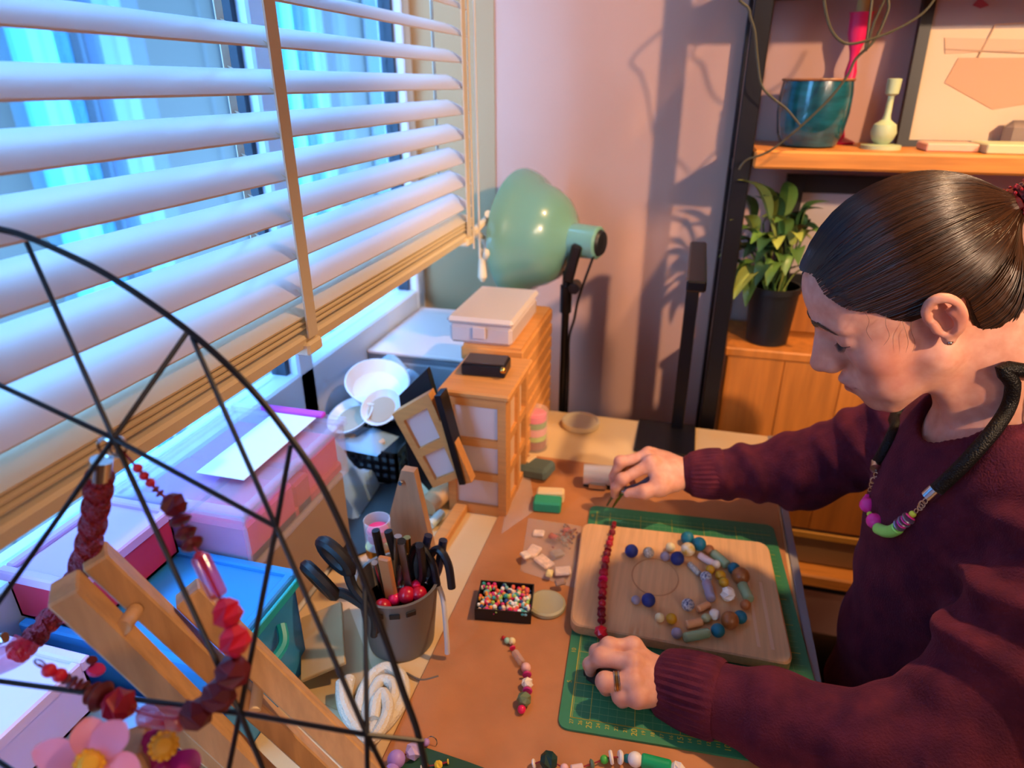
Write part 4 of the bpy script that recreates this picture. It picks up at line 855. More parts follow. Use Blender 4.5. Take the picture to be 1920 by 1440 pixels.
def nd(p): return D(p[0], p[1], WD-(.012 if p in (NA, NBn, NC, ND) else 0.))
for a, b in st_: obj('strut', MB().tube([nd(a), nd(b)], .00165, 7), BLACK, wr)
obj('strut', MB().tube([D(684, 1100, WD), D(674, 1062, WD)], .00165, 7), BLACK, wr)

# wooden rack
rk = thing('wooden_rack', 'light wooden display rack of parallel bars joined by dowels in the left foreground', 'rack', T(620, 1440))
def rbar(a, da, b, db, w, h, name='bar'):
    p, q = D(*a, da), D(*b, db); d = (q-p)/np.linalg.norm(q-p); s_end = (TZ+.016-p[2])/d[2]; q = p+d*s_end
    obj(name, MB().bar(p, q, w, h, up=(.25, -.65, .75), ch=.0015), WOODL, rk)
rbar((118, 1100), .445, (365, 1338), .535, .020, .025); rbar((176, 1040), .475, (408, 1258), .565, .018, .022)
rbar((350, 1110), .54, (640, 1395), .615, .022, .026); rbar((330, 1345), .56, (470, 1450), .60, .024, .03)
obj('dowel', MB().cyl(D(230, 1178, .466), D(254, 1144, .492), .0054, n=12), WOODL, rk)
obj('dowel', MB().cyl(D(478, 1332, .57), D(492, 1232, .60), .0052, n=12), M('pale_dowel', 'e2cba4', .5), rk)
obj('foot_bar', MB().bar(D(238, 1392, .41), D(330, 1560, .44), .020, .026, up=(.25, -.65, .75), ch=.0015), WOODL, rk)

# red necklace hanging on the wire ring
rn = thing('red_necklace', 'chunky red and maroon bead necklace with braided cord hanging on the wire ring', 'necklace', D(250, 1340, .42))
def cord_mat(name, col, sc):
    m = M(name, col, .55); n = m.node_tree.nodes; l = m.node_tree.links; b = n['Principled BSDF']
    tc = n.new('ShaderNodeTexCoord'); v = n.new('ShaderNodeTexVoronoi'); v.inputs['Scale'].default_value = sc; l.new(tc.outputs['Object'], v.inputs['Vector'])
    bp = n.new('ShaderNodeBump'); bp.inputs['Strength'].default_value = .9; bp.inputs['Distance'].default_value = .004; bp.invert = True; l.new(v.outputs['Distance'], bp.inputs['Height']); l.new(bp.outputs[0], b.inputs['Normal']); return m
RC = cord_mat('red_cord', '8a1a30', 330)
pc_ = [D(187, 893, .425), D(183, 930, .435), D(174, 985, .455), D(160, 1040, .48), D(130, 1110, .51), D(95, 1160, .51), D(55, 1205, .50), D(25, 1228, .49)]
P_ = arc(pc_, 60)
obj('cord', MB().tube(P_, .0072, 12), RC, rn)
for i in range(2, len(P_)-3, 1):
    pass
# braid strands wound round the cord
for ph in range(4):
    W = []
    for i in range(len(P_)*2-2):
        j = i/2; p = P_[int(j)]*(1-(j % 1))+P_[min(int(j)+1, len(P_)-1)]*(j % 1); tdir = P_[min(int(j)+1, len(P_)-1)]-P_[int(j)]; tdir /= np.linalg.norm(tdir)
        a = np.cross(tdir, [0, 1, 0]); a /= np.linalg.norm(a); b = np.cross(tdir, a); th = (1 if ph % 2 else -1)*i*.32+ph*1.57; W.append(p+.0072*(a*math.cos(th)+b*math.sin(th)))
    obj('braid_strand', MB().tube(W, .0019, 5), RC, rn)
obj('cord_cap', MB().cyl(D(190, 862, .42), D(187, 897, .425), .0066, n=16), CHROME, rn)
obj('hook_ring', MB().tube([D(197, 843, .412)+np.array([.007*math.cos(t), .002, .0065*math.sin(t)]) for t in np.linspace(0, 6.283, 17)[:-1]], .0011, 6, closed=True), CHROME, rn)
obj('hook_ring', MB().tube([D(222, 838, .412)+np.array([.006*math.cos(t), .002*math.sin(t), .006*math.sin(t)]) for t in np.linspace(0, 6.283, 17)[:-1]], .0009, 6, closed=True), CHROME, rn)
obj('clear_red_tube', MB().tube(arc([D(52, 1200, .485), D(30, 1225, .48), D(-10, 1243, .478)], 10), .0095, 14), M('clear_red', 'd0203c', .08, alpha=.45), rn)
obj('end_clasp', MB().tube([D(10, 1195, .47), D(-14, 1204, .47)], .004, 8), CHROME, rn)
BD = .405
maroon = BMAT('maroon', '5c0f20', rough=.45); crim = BMAT('crimson', 'b0142c', rough=.3); crim2 = BMAT('crimson_matt', 'c4183a', rough=.45); clr = BMAT('red_glass', 'c01030', rough=.05, alpha=.6, coat=.6)
brownred = BMAT('brown_red', '6a2020', rough=.5)
hb = [(258, 878, 9, 'ball', crim2), (270, 892, 9, 'ball', crim2), (282, 905, 9, 'ball', crim2), (292, 917, 8, 'disc', brownred), (300, 925, 9, 'disc', brownred), (326, 947, 24, 'facet', maroon), (338, 976, 21, 'lens', maroon), (348, 999, 21, 'lens', maroon), (360, 1020, 21, 'lens', maroon), (373, 1040, 10, 'disc', crim),
      (392, 1080, 17, 'tube', clr, 44), (415, 1126, 9, 'disc', crim), (426, 1149, 27, 'facet', crim2), (440, 1200, 28, 'facet', crim2), (443, 1228, 9, 'disc', crim), (436, 1260, 31, 'facet', maroon), (410, 1303, 31, 'facet', maroon), (368, 1338, 30, 'facet', maroon),
      (306, 1346, 21, 'tube', clr, 46), (224, 1322, 31, 'facet', crim), (190, 1306, 29, 'lens', brownred), (174, 1300, 22, 'lens', brownred), (157, 1290, 14, 'disc', brownred), (146, 1285, 14, 'disc', brownred), (135, 1279, 13, 'disc', brownred), (124, 1273, 11, 'disc', brownred), (112, 1266, 13, 'ball', crim2), (92, 1257, 13, 'ball', crim2)]
PB = [D(b[0], b[1], BD+.012*math.sin(i*.35)) for i, b in enumerate(hb)]
for i, b in enumerate(hb):
    r = b[2]*BD/FPX; d = PB[min(i+1, len(PB)-1)]-PB[max(i-1, 0)]
    bead('bead', b[3], b[4], PB[i], r, d, (b[5]*BD/FPX if len(b) > 5 else None), rn)
obj('bead_thread', MB().tube(arc([D(222, 838, .412), D(240, 858, .41)]+PB+[D(72, 1246, BD)], 120), .0009, 5), thr, rn)
obj('wire_hook', MB().tube([D(72, 1246, BD)+np.array([.004*math.cos(t), .001, .003*math.sin(t)]) for t in np.linspace(0, 6.283, 13)[:-1]], .0007, 5, closed=True), CHROME, rn)
for i, (u, v, r) in enumerate(((172, 1238, 10), (180, 1256, 16))): bead('red_bead' if i == 0 else 'magenta_disc', 'disc', maroon if i == 0 else magn, D(u, v, .455), r*.455/FPX, (0.3, .2, 1), None, None, ['maroon disc bead behind the lower end of the red necklace', 'magenta disc bead behind the lower end of the red necklace'][i], 'bead')

def flower(name, label, c, d, petals, mt, centre, cm, cr):
    o = D(*c, d); t = thing(name, label, 'flower', o-[0, 0, .02])
    for (u, v, w) in petals:
        tip = D(u, v, d-.004); dr = tip-o; L = np.linalg.norm(dr); dr /= L; nrm = -ray(*c)/np.linalg.norm(ray(*c)); side = np.cross(dr, nrm); side /= np.linalg.norm(side); m = MB(); vs = []; n = 10
        for i in range(n+1):
            s = i/n; ww = w*d/FPX*(math.sin(math.pi*(.07+.90*s**1.45))**.7); p = o+dr*L*s+nrm*(.004*math.sin(math.pi*s)-.002*s); vs += [p-side*ww+nrm*.0015, p, p+side*ww+nrm*.0015, p-side*ww, p-nrm*.0015, p+side*ww]
        for i in range(n):
            for a, b in ((0, 1), (1, 2), (5, 4), (4, 3), (3, 0), (2, 5)): m.f.append((i*6+a, i*6+b, i*6+6+b, i*6+6+a))
        m.f += [(0, 1, 4, 3), (1, 2, 5, 4), (n*6, n*6+3, n*6+4, n*6+1), (n*6+1, n*6+4, n*6+5, n*6+2)]
        m.v = [tuple(p) for p in vs]; obj('petal', m, mt, t)
    m = MB(); nrm = -ray(*centre)/np.linalg.norm(ray(*centre)); cc = D(*centre, d-.006); m.lathe([(.001, .006), (cr*.5, .0055), (cr*.75, .003), (cr*.8, -.002)], cc, nrm, 20); obj('flower_heart', m, cm, t)
    m = MB(); a = np.cross(nrm, [0, 0, 1.]); a /= np.linalg.norm(a); b = np.cross(nrm, a)
    for k in range(12): th = k*math.pi/6; m.ball(cc+(a*math.cos(th)+b*math.sin(th))*cr*.82+nrm*.0005, cr*.26, 8, 6)
    obj('ruffle', m, cm, t); return t
PK = M('petal_pink', 'e89ac0', .4); PKL = M('petal_lilac', 'c99ad8', .4); YH = M('flower_yellow', 'e8b030', .5); MGP = M('petal_magenta', '9a1268', .45)
flower('pink_flower', 'pink and lilac flower with a yellow heart at the bottom left corner', (168, 1432), .38, [(165, 1345, 30), (62, 1405, 28), (232, 1352, 32), (262, 1450, 30), (120, 1515, 30), (215, 1520, 30), (55, 1470, 26)], PK, (168, 1432), YH, .008)
flower('magenta_flower', 'dark magenta flower with a small yellow daisy heart beside the pink flower', (318, 1418), .415, [(272, 1375, 22), (375, 1440, 24), (350, 1490, 24), (290, 1490, 24), (262, 1440, 20)], MGP, (307, 1398), YH, .0085)

# ================================================================== the woman
class Sdf:
    """smooth union of soft primitives, meshed on a grid"""
    def __init__(s): s.ops = []
    def sph(s, c, r, k=.01, sub=False): return s.cap(c, c, r, r, k, sub)
    def cap(s, a, b, ra, rb=None, k=.01, sub=False):
        a = np.array(a, float); b = np.array(b, float); rb = ra if rb is None else rb; d = b-a; dd = max(float(d@d), 1e-12)
        def fn(P):
            t = np.clip(((P-a)@d)/dd, 0, 1); q = P-a-t[..., None]*d
            return np.sqrt((q*q).sum(-1))-(ra+(rb-ra)*t)
        R = max(ra, rb); s.ops.append((fn, np.minimum(a, b)-R, np.maximum(a, b)+R, k, sub)); return s
    def ell(s, c, rad, Rm=None, k=.01, sub=False):
        c = np.array(c, float); rad = np.array(rad, float); Rm = np.eye(3) if Rm is None else Rm
        def fn(P):
            q = (P-c)@Rm; k0 = np.sqrt(((q/rad)**2).sum(-1)); k1 = np.sqrt(((q/rad**2)**2).sum(-1))+1e-9
            return np.where(k0 < 1e-6, -rad.min(), k0*(k0-1)/k1)
        R = rad.max(); s.ops.append((fn, c-R, c+R, k, sub)); return s
    def chain(s, pts, rs, k=.006):
        for i in range(len(pts)-1): s.cap(pts[i], pts[i+1], rs[i], rs[i+1], k)
        return s
    @staticmethod
    def mix(D0, d, k, sub):
        if sub:
            h = np.clip(.5-.5*(D0+d)/k, 0, 1); return D0*(1-h)-d*h+k*h*(1-h)
        h = np.clip(.5+.5*(D0-d)/k, 0, 1); return D0*(1-h)+d*h-k*h*(1-h)
    def at(s, P):
        P = np.asarray(P, float); D0 = np.full(P.shape[:-1], 1.)
        for fn, lo, hi, k, sub in s.ops: D0 = s.mix(D0, fn(P), k, sub)
        return D0
    def grid(s, lo, hi, h, margin=.03, extra=None):
        lo = np.array(lo, float); n = np.ceil((np.array(hi)-lo)/h).astype(int)+1; ax = [lo[i]+h*np.arange(n[i]) for i in range(3)]
        D0 = np.full(n, .2)
        for fn, a, b, k, sub in s.ops:
            i0 = np.clip(np.floor((a-margin-lo)/h).astype(int), 0, n); i1 = np.clip(np.ceil((b+margin-lo)/h).astype(int)+1, 0, n)
            if (i1 <= i0).any(): continue
            sl = tuple(slice(x, y) for x, y in zip(i0, i1)); P = np.stack(np.meshgrid(*[ax[i][sl[i]] for i in range(3)], indexing='ij'), -1)
            D0[sl] = s.mix(D0[sl], fn(P), k, sub)
        if extra is not None:
            band = np.abs(D0) < .03; idx = np.argwhere(band); P = lo+idx*h; D0[band] += extra(P)
        return D0, lo, h
def surfnet(D0, lo, h):
    s = D0 < 0; nx, ny, nz = D0.shape
    c = np.zeros((nx-1, ny-1, nz-1), int)
    for i in (0, 1):
        for j in (0, 1):
            for k in (0, 1): c += s[i:nx-1+i, j:ny-1+j, k:nz-1+k]
    act = (c > 0) & (c < 8); ids = np.full(act.shape, -1); cells = np.argwhere(act); ids[act] = np.arange(len(cells))
    acc = np.zeros((len(cells), 3)); cnt = np.zeros(len(cells))
    cor = [(i, j, k) for i in (0, 1) for j in (0, 1) for k in (0, 1)]
    vals = {o: D0[cells[:, 0]+o[0], cells[:, 1]+o[1], cells[:, 2]+o[2]] for o in cor}
    for o in cor:
        for a in range(3):
            if o[a]: continue
            q = list(o); q[a] = 1; q = tuple(q); v0, v1 = vals[o], vals[q]; m = (v0 < 0) != (v1 < 0)
            t = np.where(m, v0/np.where(m, v0-v1, 1), 0); p = np.tile(np.array(o, float), (len(cells), 1)); p[:, a] = t
            acc[m] += p[m]; cnt[m] += 1
    V = lo+h*(cells+acc/cnt[:, None]); F = []
    for a in range(3):
        b, d = [(1, 2), (2, 0), (0, 1)][a]
        sh0 = [slice(1, -1)]*3; sh0[a] = slice(0, -1); sh1 = list(sh0); sh1[a] = slice(1, None)
        m = s[tuple(sh0)] != s[tuple(sh1)]; flip = s[tuple(sh0)][m]; e = np.argwhere(m); off = np.ones(3, int); off[a] = 0; e = e+off
        def g(db, dd): q = e.copy(); q[:, b] -= db; q[:, d] -= dd; return ids[q[:, 0], q[:, 1], q[:, 2]]
        Q = np.stack([g(1, 1), g(0, 1), g(0, 0), g(1, 0)], 1); Q[~flip] = Q[~flip][:, ::-1]; F.append(Q)
    F = np.concatenate(F); F = F[(F >= 0).all(1)]
    return V, F
def np_mesh(name, V, F, mats, parent=None, smooth=True, kind=None, label=None, faces_mat=None, org=None, tints=None):
    me = bpy.data.meshes.new(name); org = root_world(parent) if org is None else org
    F = np.asarray(F); k = F.shape[1]
    me.vertices.add(len(V)); me.vertices.foreach_set('co', (np.asarray(V)-org).astype(np.float32).ravel())
    me.loops.add(F.size); me.loops.foreach_set('vertex_index', F.ravel().astype(np.int32))
    me.polygons.add(len(F)); me.polygons.foreach_set('loop_start', np.arange(0, F.size, k, dtype=np.int32)); me.polygons.foreach_set('loop_total', np.full(len(F), k, np.int32))
    for m in (mats if isinstance(mats, list) else [mats]): me.materials.append(m)
    me.polygons.foreach_set('use_smooth', np.full(len(F), smooth)); me.update(calc_edges=True); me.validate()
    if tints is not None:
        at = me.color_attributes.new('tint', 'FLOAT_COLOR', 'POINT'); at.data.foreach_set('color', np.column_stack([tints, np.ones(len(tints))]).astype(np.float32).ravel())
    o = bpy.data.objects.new(name, me); COL.objects.link(o); o.location = (0, 0, 0) if parent else tuple(org); o.parent = parent
    return tag(o, label, None, None, kind)
_lat = rng.uniform(-1, 1, (32, 32, 32))
def vnoise(P):
    i = np.floor(P).astype(int); f = P-i; f = f*f*(3-2*f); out = 0
    for a in (0, 1):
        for b in (0, 1):
            for c in (0, 1):
                w = (f[..., 0] if a else 1-f[..., 0])*(f[..., 1] if b else 1-f[..., 1])*(f[..., 2] if c else 1-f[..., 2])
                out = out+w*_lat[(i[..., 0]+a) % 32, (i[..., 1]+b) % 32, (i[..., 2]+c) % 32]
    return out
def relax(V, F, it=2, lam=.5):
    for _ in range(it):
        acc = np.zeros_like(V); cnt = np.zeros(len(V))
        for a in range(4):
            b = (a+1) % 4; np.add.at(acc, F[:, a], V[F[:, b]]); np.add.at(acc, F[:, b], V[F[:, a]]); np.add.at(cnt, F[:, a], 1); np.add.at(cnt, F[:, b], 1)
        V = V+lam*(acc/np.maximum(cnt, 1)[:, None]-V)
    return V

HC = np.array([.2453, .8018, 1.1917])
HR = np.array([[-0.82542, 0.04487, -0.56273], [0.00124, -0.99669, -0.08129], [-0.56452, -0.06780, 0.82263]])   # columns: forward, left, up
def hl(x, y, z): return HC+HR@np.array([x, y, z], float)
# ---- skin: head, neck, upper chest
S = Sdf()
S.ell(hl(-.012, 0, .048), (.098, .073, .085), HR, .01)
S.ell(hl(.030, 0, -.005), (.052, .058, .072), HR, .03)
S.ell(hl(.050, 0, .050), (.040, .052, .045), HR, .02)               # forehead
for s in (-1, 1):
    S.sph(hl(.052, .040*s, -.022), .022, .022)                       # cheekbone
    S.cap(hl(.004, .053*s, -.045), hl(.060, .020*s, -.092), .017, .016, .022)   # jaw line
    S.sph(hl(.055, .030*s, -.058), .024, .02)                        # cheek
    S.cap(hl(.086, .010*s, .034), hl(.070, .044*s, .030), .0065, .007, .012)    # brow ridge
S.sph(hl(.070, 0, -.094), .0175, .014)                               # chin
S.ell(hl(.074, 0, -.062), (.022, .026, .026), HR, .016)              # muzzle
S.cap(hl(.083, 0, .026), hl(.109, 0, -.019), .0085, .0095, .010)     # nose bridge
S.cap(hl(.074, 0, .018), hl(.094, 0, -.022), .0125, .0155, .012)     # nose sides
S.sph(hl(.1105, 0, -.0225), .0092, .006)
for s in (-1, 1):
    S.ell(hl(.098, .0115*s, -.0275), (.0105, .0070, .0078), HR, .006)  # nostril wing
    S.sph(hl(.104, .0062*s, -.0345), .0032, .003, True)                # nostril
    S.sph(hl(.0965, .032*s, .010), .0125, .016, True)                  # eye socket
    S.ell(hl(.0700, .0315*s, .010), (.0125, .0155, .0122), HR, .006)  # lidded eye
S.cap(hl(.092, .014, -.0555), hl(.0955, 0, -.0535), .0045, .0052, .004); S.cap(hl(.092, -.014, -.0555), hl(.0955, 0, -.0535), .0045, .0052, .004)
S.cap(hl(.089, .012, -.0655), hl(.0925, 0, -.0665), .0052, .0062, .004); S.cap(hl(.089, -.012, -.0655), hl(.0925, 0, -.0665), .0052, .0062, .004)
S.cap(hl(.0985, .0, -.0605), hl(.086, .022, -.0618), .0012, .0012, .002, True); S.cap(hl(.0985, .0, -.0605), hl(.086, -.022, -.0618), .0012, .0012, .002, True)
S.cap(hl(.092, 0, -.0765), hl(.088, 0, -.0765), .004, .004, .008, True)
# ears
for s in (-1, 1):
    E = lambda x, z, o=0.: hl(-.0145+(x+.0155)*.70, s*(.0745+o), .001+z*.94)
    S.ell(E(-.014, .008, -.004), (.0145, .007, .025), HR, .006)
    hel = [E(.004, .012, .001), E(.003, .026, .006), E(-.008, .036, .010), E(-.022, .036, .013), E(-.033, .026, .014), E(-.035, .010, .013), E(-.029, -.004, .010), E(-.018, -.014, .005)]
    hel = arc(hel, 28); S.chain(hel, [.0032+.0010*math.sin(math.pi*i/(len(hel)-1)) for i in range(len(hel))], .003)
    ah = arc([E(-.004, -.008, .006), E(-.019, -.006, .010), E(-.026, .008, .011), E(-.022, .020, .011), E(-.012, .026, .009)], 16); S.chain(ah, [.0030]*len(ah), .004)
    S.sph(E(-.009, -.018, .002), .0066, .005)                        # lobe
    S.ell(E(-.011, .004, .012), (.0070, .010, .0115), HR, .004, True) # concha
    S.ell(E(-.018, .024, .013), (.0062, .006, .0050), HR, .004, True)  # fossa
    S.cap(E(.001, .006, .004), E(.000, -.002, .004), .0045, .0045, .003)  # tragus
NB = np.array([.372, .80, 1.065])
S.cap(hl(-.030, 0, -.030), NB+[-.004, 0, .02], .050, .054, .03)
S.cap(hl(-.06, 0, .0), NB+[.03, 0, .03], .042, .046, .03)
S.cap(hl(.004, .040, -.040), NB+[-.045, -.012, -.012], .012, .008, .02); S.cap(hl(.004, -.040, -.040), NB+[-.045, .012, -.012], .012, .008, .02)   # neck tendons
S.ell(NB+[.01, 0, -.07], (.092, .15, .082), None, .04)
S.cap(NB+[-.055, -.012, -.018], NB+[-.018, -.11, -.005], .010, .010, .018); S.cap(NB+[-.055, .012, -.018], NB+[-.018, .11, -.005], .010, .010, .018)   # collar bones
Dg, lo, h = S.grid((.10, .63, .93), (.50, .97, 1.34), .0022)
V1, F1 = surfnet(Dg, lo, h); V1 = relax(V1, F1, 1, .5)
# ---- hands and forearms
RW = D(1278, 890, 1.10); RE = np.array([.215, 1.0, .852])
rIM, rMM, rRM, rPM = D(1222, 869, 1.085), D(1213, 856, 1.105), D(1216, 851, 1.125), D(1224, 852, 1.143)
HRt = Sdf()
HRt.cap(RE, RW, .038, .025, .02)
HRt.ell((RW*.35+(rIM+rPM)/2*.65), (.034, .036, .016), None, .018)
for mcp in (rIM, rMM, rRM, rPM): HRt.cap(RW+(mcp-RW)*.15, mcp, .015, .0105, .012)
fing = [([rIM, D(1167, 899, 1.085), D(1154, 914, 1.095), D(1153, 928, 1.108)], [.0102, .0088, .0078, .0066]), ([rMM, D(1163, 866, 1.105), D(1151, 893, 1.115), D(1152, 918, 1.125)], [.0104, .0088, .0078, .0066]),
        ([rRM, D(1170, 866, 1.128), D(1160, 893, 1.14), D(1168, 912, 1.14)], [.0098, .0085, .0075, .0064]), ([rPM, D(1186, 868, 1.148), D(1178, 890, 1.155), D(1186, 905, 1.15)], [.0088, .0074, .0066, .0058])]
for p, r in fing:
    HRt.chain(p, r, .004)
    for i in (0, 1): HRt.sph(p[i]+[0, 0, .001], r[i]*1.06, .006)
th = [D(1262, 905, 1.085), D(1238, 913, 1.072), D(1208, 922, 1.066), D(1181, 925, 1.078)]
HRt.chain(th, [.0165, .0135, .0108, .0082], .008); HRt.cap(th[1], rIM, .009, .008, .014)
HRt.sph(D(1250, 893, 1.09), .016, .014)
ra = np.array([min(p[i] for p, r in fing for p in p) for i in range(3)])
Dg, lo, h = HRt.grid((-.10, .90, .74), (.06, 1.09, .90), .0016); V2, F2 = surfnet(Dg, lo, h)
LW = D(1238, 1278, .795); LE = np.array([.285, .525, .812])
def Z(u, v, z): return T(u, v, z-TZ)
lIM, lMM, lRM, lPM = Z(1187, 1214, .795), Z(1186, 1243, .797), Z(1187, 1277, .790), Z(1194, 1308, .779)
HLt = Sdf(); HLt.cap(LE, LW, .04, .026, .02)
for mcp in (lIM, lMM, lRM, lPM): HLt.cap(LW+(mcp-LW)*.1, mcp, .016, .0112, .012)
HLt.ell(LW*.4+(lMM+lRM)/2*.6-[0, 0, .008], (.032, .030, .016), None, .016)
lf_ = [([lIM, Z(1142, 1212, .798), Z(1118, 1221, .784), Z(1112, 1240, .765)], [.0108, .0092, .0080, .0068]), ([lMM, Z(1126, 1233, .793), Z(1106, 1246, .778), Z(1107, 1258, .762)], [.0108, .0094, .0082, .0070]),
       ([lRM, Z(1135, 1279, .786), Z(1137, 1290, .765), Z(1158, 1290, .760)], [.0106, .0098, .0082, .0070]), ([lPM, Z(1164, 1306, .774), Z(1166, 1314, .757), Z(1184, 1312, .756)], [.0096, .0088, .0074, .0064])]
for p, r in lf_:
    HLt.chain(p, r, .004)
    for i in (0, 1): HLt.sph(p[i]+[0, 0, .0012], r[i]*1.05, .006)
lth = [LW+[-.012, .016, -.008], Z(1180, 1232, .768), Z(1150, 1240, .760), Z(1126, 1252, .757)]
HLt.chain(lth, [.0165, .0132, .0105, .0082], .008)
Dg, lo, h = HLt.grid((-.14, .53, .735), (.06, .72, .85), .0016); V3, F3 = surfnet(Dg, lo, h)
# ---- coarse body under the clothes
B0 = Sdf()
B0.ell((.385, .80, .92), (.095, .14, .17), None, .03); B0.ell((.40, .80, .68), (.09, .12, .17), None, .06); B0.ell((.40, .80, .53), (.11, .15, .10), None, .05)
SL, SR = np.array([.405, .640, 1.01]), np.array([.385, .960, 1.005])
B0.cap(SL, LE, .042, .036, .03).cap(SR, RE, .042, .036, .03).cap(LE, LW+(LE-LW)*.35, .036, .03, .02).cap(RE, RW+(RE-RW)*.35, .036, .03, .02)
KN = [np.array([.02, .70, .54]), np.array([.04, .88, .54])]; HP_ = [np.array([.38, .72, .52]), np.array([.38, .88, .52])]; AN = [np.array([.10, .70, .09]), np.array([.12, .88, .09])]
for a, b, c in zip(HP_, KN, AN):
    B0.cap(a, b, .078, .055, .04).cap(b, c, .052, .036, .03).cap(c, c+[-.13, 0, -.045], .034, .028, .02)
Dg, lo, h = B0.grid((-.10, .50, .02), (.55, 1.06, 1.09), .010); V4, F4 = surfnet(Dg, lo, h)
VV = np.concatenate([V1, V2, V3, V4]); o1 = len(V1); o2 = o1+len(V2); o3 = o2+len(V3)
FF = np.concatenate([F1, F2+o1, F3+o2, F4+o3])
# natural skin colour: lips, knuckles and cheeks are redder
tint = np.tile(np.array([0., 0., 0.]), (len(VV), 1))
def near(c, r): return np.clip(1-np.sqrt(((VV-c)**2).sum(1))/r, 0, 1)
Q = (VV-HC)@HR
lips = np.clip(1.3-np.abs(Q[:, 2]+.0605)/.0085, 0, 1)*np.clip((Q[:, 0]-.084)/.004, 0, 1)*np.clip((.021-np.abs(Q[:, 1]))/.006, 0, 1); lips[len(V1):] = 0
red = np.zeros(len(VV))
for s in (-1, 1): red = np.maximum(red, .55*near(hl(.05, .052*s, -.03), .045)); red = np.maximum(red, .6*near(hl(-.02, .085*s, .012), .03))
red = np.maximum(red, .35*near(hl(.11, 0, -.024), .02))
for p, r in fing+lf_:
    for i in (0, 1, 3): red = np.maximum(red, .5*near(p[i], .014))
tint[:, 0] = lips; tint[:, 1] = red
def skin_mat():
    m = M('skin', 'c88a72', .48, sss=.35); n = m.node_tree.nodes; l = m.node_tree.links; b = n['Principled BSDF']; b.inputs['Specular IOR Level'].default_value = .35
    at = n.new('ShaderNodeAttribute'); at.attribute_name = 'tint'; sp_ = n.new('ShaderNodeSeparateColor'); l.new(at.outputs['Color'], sp_.inputs[0])
    tc = n.new('ShaderNodeTexCoord'); nz = n.new('ShaderNodeTexNoise'); nz.inputs['Scale'].default_value = 70; nz.inputs['Detail'].default_value = 4; l.new(tc.outputs['Object'], nz.inputs['Vector'])
    r0 = n.new('ShaderNodeValToRGB'); r0.color_ramp.elements[0].color = lin('c98d78')+[1]; r0.color_ramp.elements[1].color = lin('daa48e')+[1]; r0.color_ramp.elements[0].position = .3; r0.color_ramp.elements[1].position = .7; l.new(nz.outputs[0], r0.inputs[0])
    m1 = n.new('ShaderNodeMixRGB'); m1.inputs[2].default_value = lin('b85e4e')+[1]; l.new(sp_.outputs[1], m1.inputs[0]); l.new(r0.outputs[0], m1.inputs[1])
    m2 = n.new('ShaderNodeMixRGB'); m2.inputs[2].default_value = lin('a05448')+[1]; l.new(sp_.outputs[0], m2.inputs[0]); l.new(m1.outputs[0], m2.inputs[1]); l.new(m2.outputs[0], b.inputs['Base Color'])
    n2 = n.new('ShaderNodeTexNoise'); n2.inputs['Scale'].default_value = 900; bp = n.new('ShaderNodeBump'); bp.inputs['Strength'].default_value = .12; bp.inputs['Distance'].default_value = .0006
    l.new(tc.outputs['Object'], n2.inputs['Vector']); l.new(n2.outputs[0], bp.inputs['Height']); l.new(bp.outputs[0], b.inputs['Normal']); return m
SKIN = skin_mat()
person = np_mesh('person', VV, FF, SKIN, None, tints=tint, org=np.array([.30, .80, 0.]))
tag(person, 'woman with dark ponytail in burgundy sweater leaning over the work table', 'person')

# ---- sweater
W = Sdf()
W.ell((.378, .80, .93), (.118, .165, .17), None, .03); W.ell((.385, .80, .72), (.118, .150, .20), None, .07)
W.cap(NB+[.0, -.04, -.015], SL+[0, .0, -.005], .058, .060, .04).cap(NB+[.0, .04, -.015], SR+[0, 0, -.005], .058, .060, .04)
W.cap(SL, LE, .068, .062, .035).cap(LE, LW+(LE-LW)*.16, .060, .040, .03)
W.cap(SR, RE, .064, .056, .035).cap(RE, RW+(RE-RW)*.14, .055, .036, .03)
W.cap(NB+[.040, -.09, -.038], NB+[.040, .09, -.038], .052, .052, .03)
W.cap((.385, .80, .60), (.385, .80, .555), .115, .118, .05)
W.cap(NB+[-.020, -.004, -.002], NB+[.05, 0, .20], .067, .078, .008, True)      # neck opening
def seg_t(P, a, b): d = b-a; t = ((P-a)@d)/(d@d); q = P-a-t[:, None]*d; return t, np.sqrt((q*q).sum(1))
def folds(P):
    out = .0016*vnoise(P*17)+.0006*vnoise(P*45+5)
    for a, b, lam, amp, wr0 in ((RW, RE, .052, .0050, .085), (LW, LE, .085, .0055, .095), (RE, SR, .045, .005, .09), (LE, SL, .08, .008, .10)):
        t, q = seg_t(P, a, b); L = np.linalg.norm(b-a); w = np.clip((t-.18)/.12, 0, 1)*np.clip((1.02-t)/.12, 0, 1)*np.clip((wr0-q)/.02, 0, 1)
        ph = t*L/lam*6.283+3.4*vnoise(P*9+2.)+.9*vnoise(P*22)
        out = out-amp*w*(np.maximum(np.sin(ph), -.35))
    out = out-.006*np.sin(P[:, 2]*60+4*vnoise(P*9)+P[:, 1]*25)*np.clip((.86-P[:, 2])/.06, 0, 1)*np.clip((P[:, 0]-.2)/.05, 0, 1)*.6
    return out
Dg, lo, h = W.grid((-.02, .42, .52), (.56, 1.09, 1.12), .0042, extra=folds); V5, F5 = surfnet(Dg, lo, h); V5 = relax(V5, F5, 2, .5)
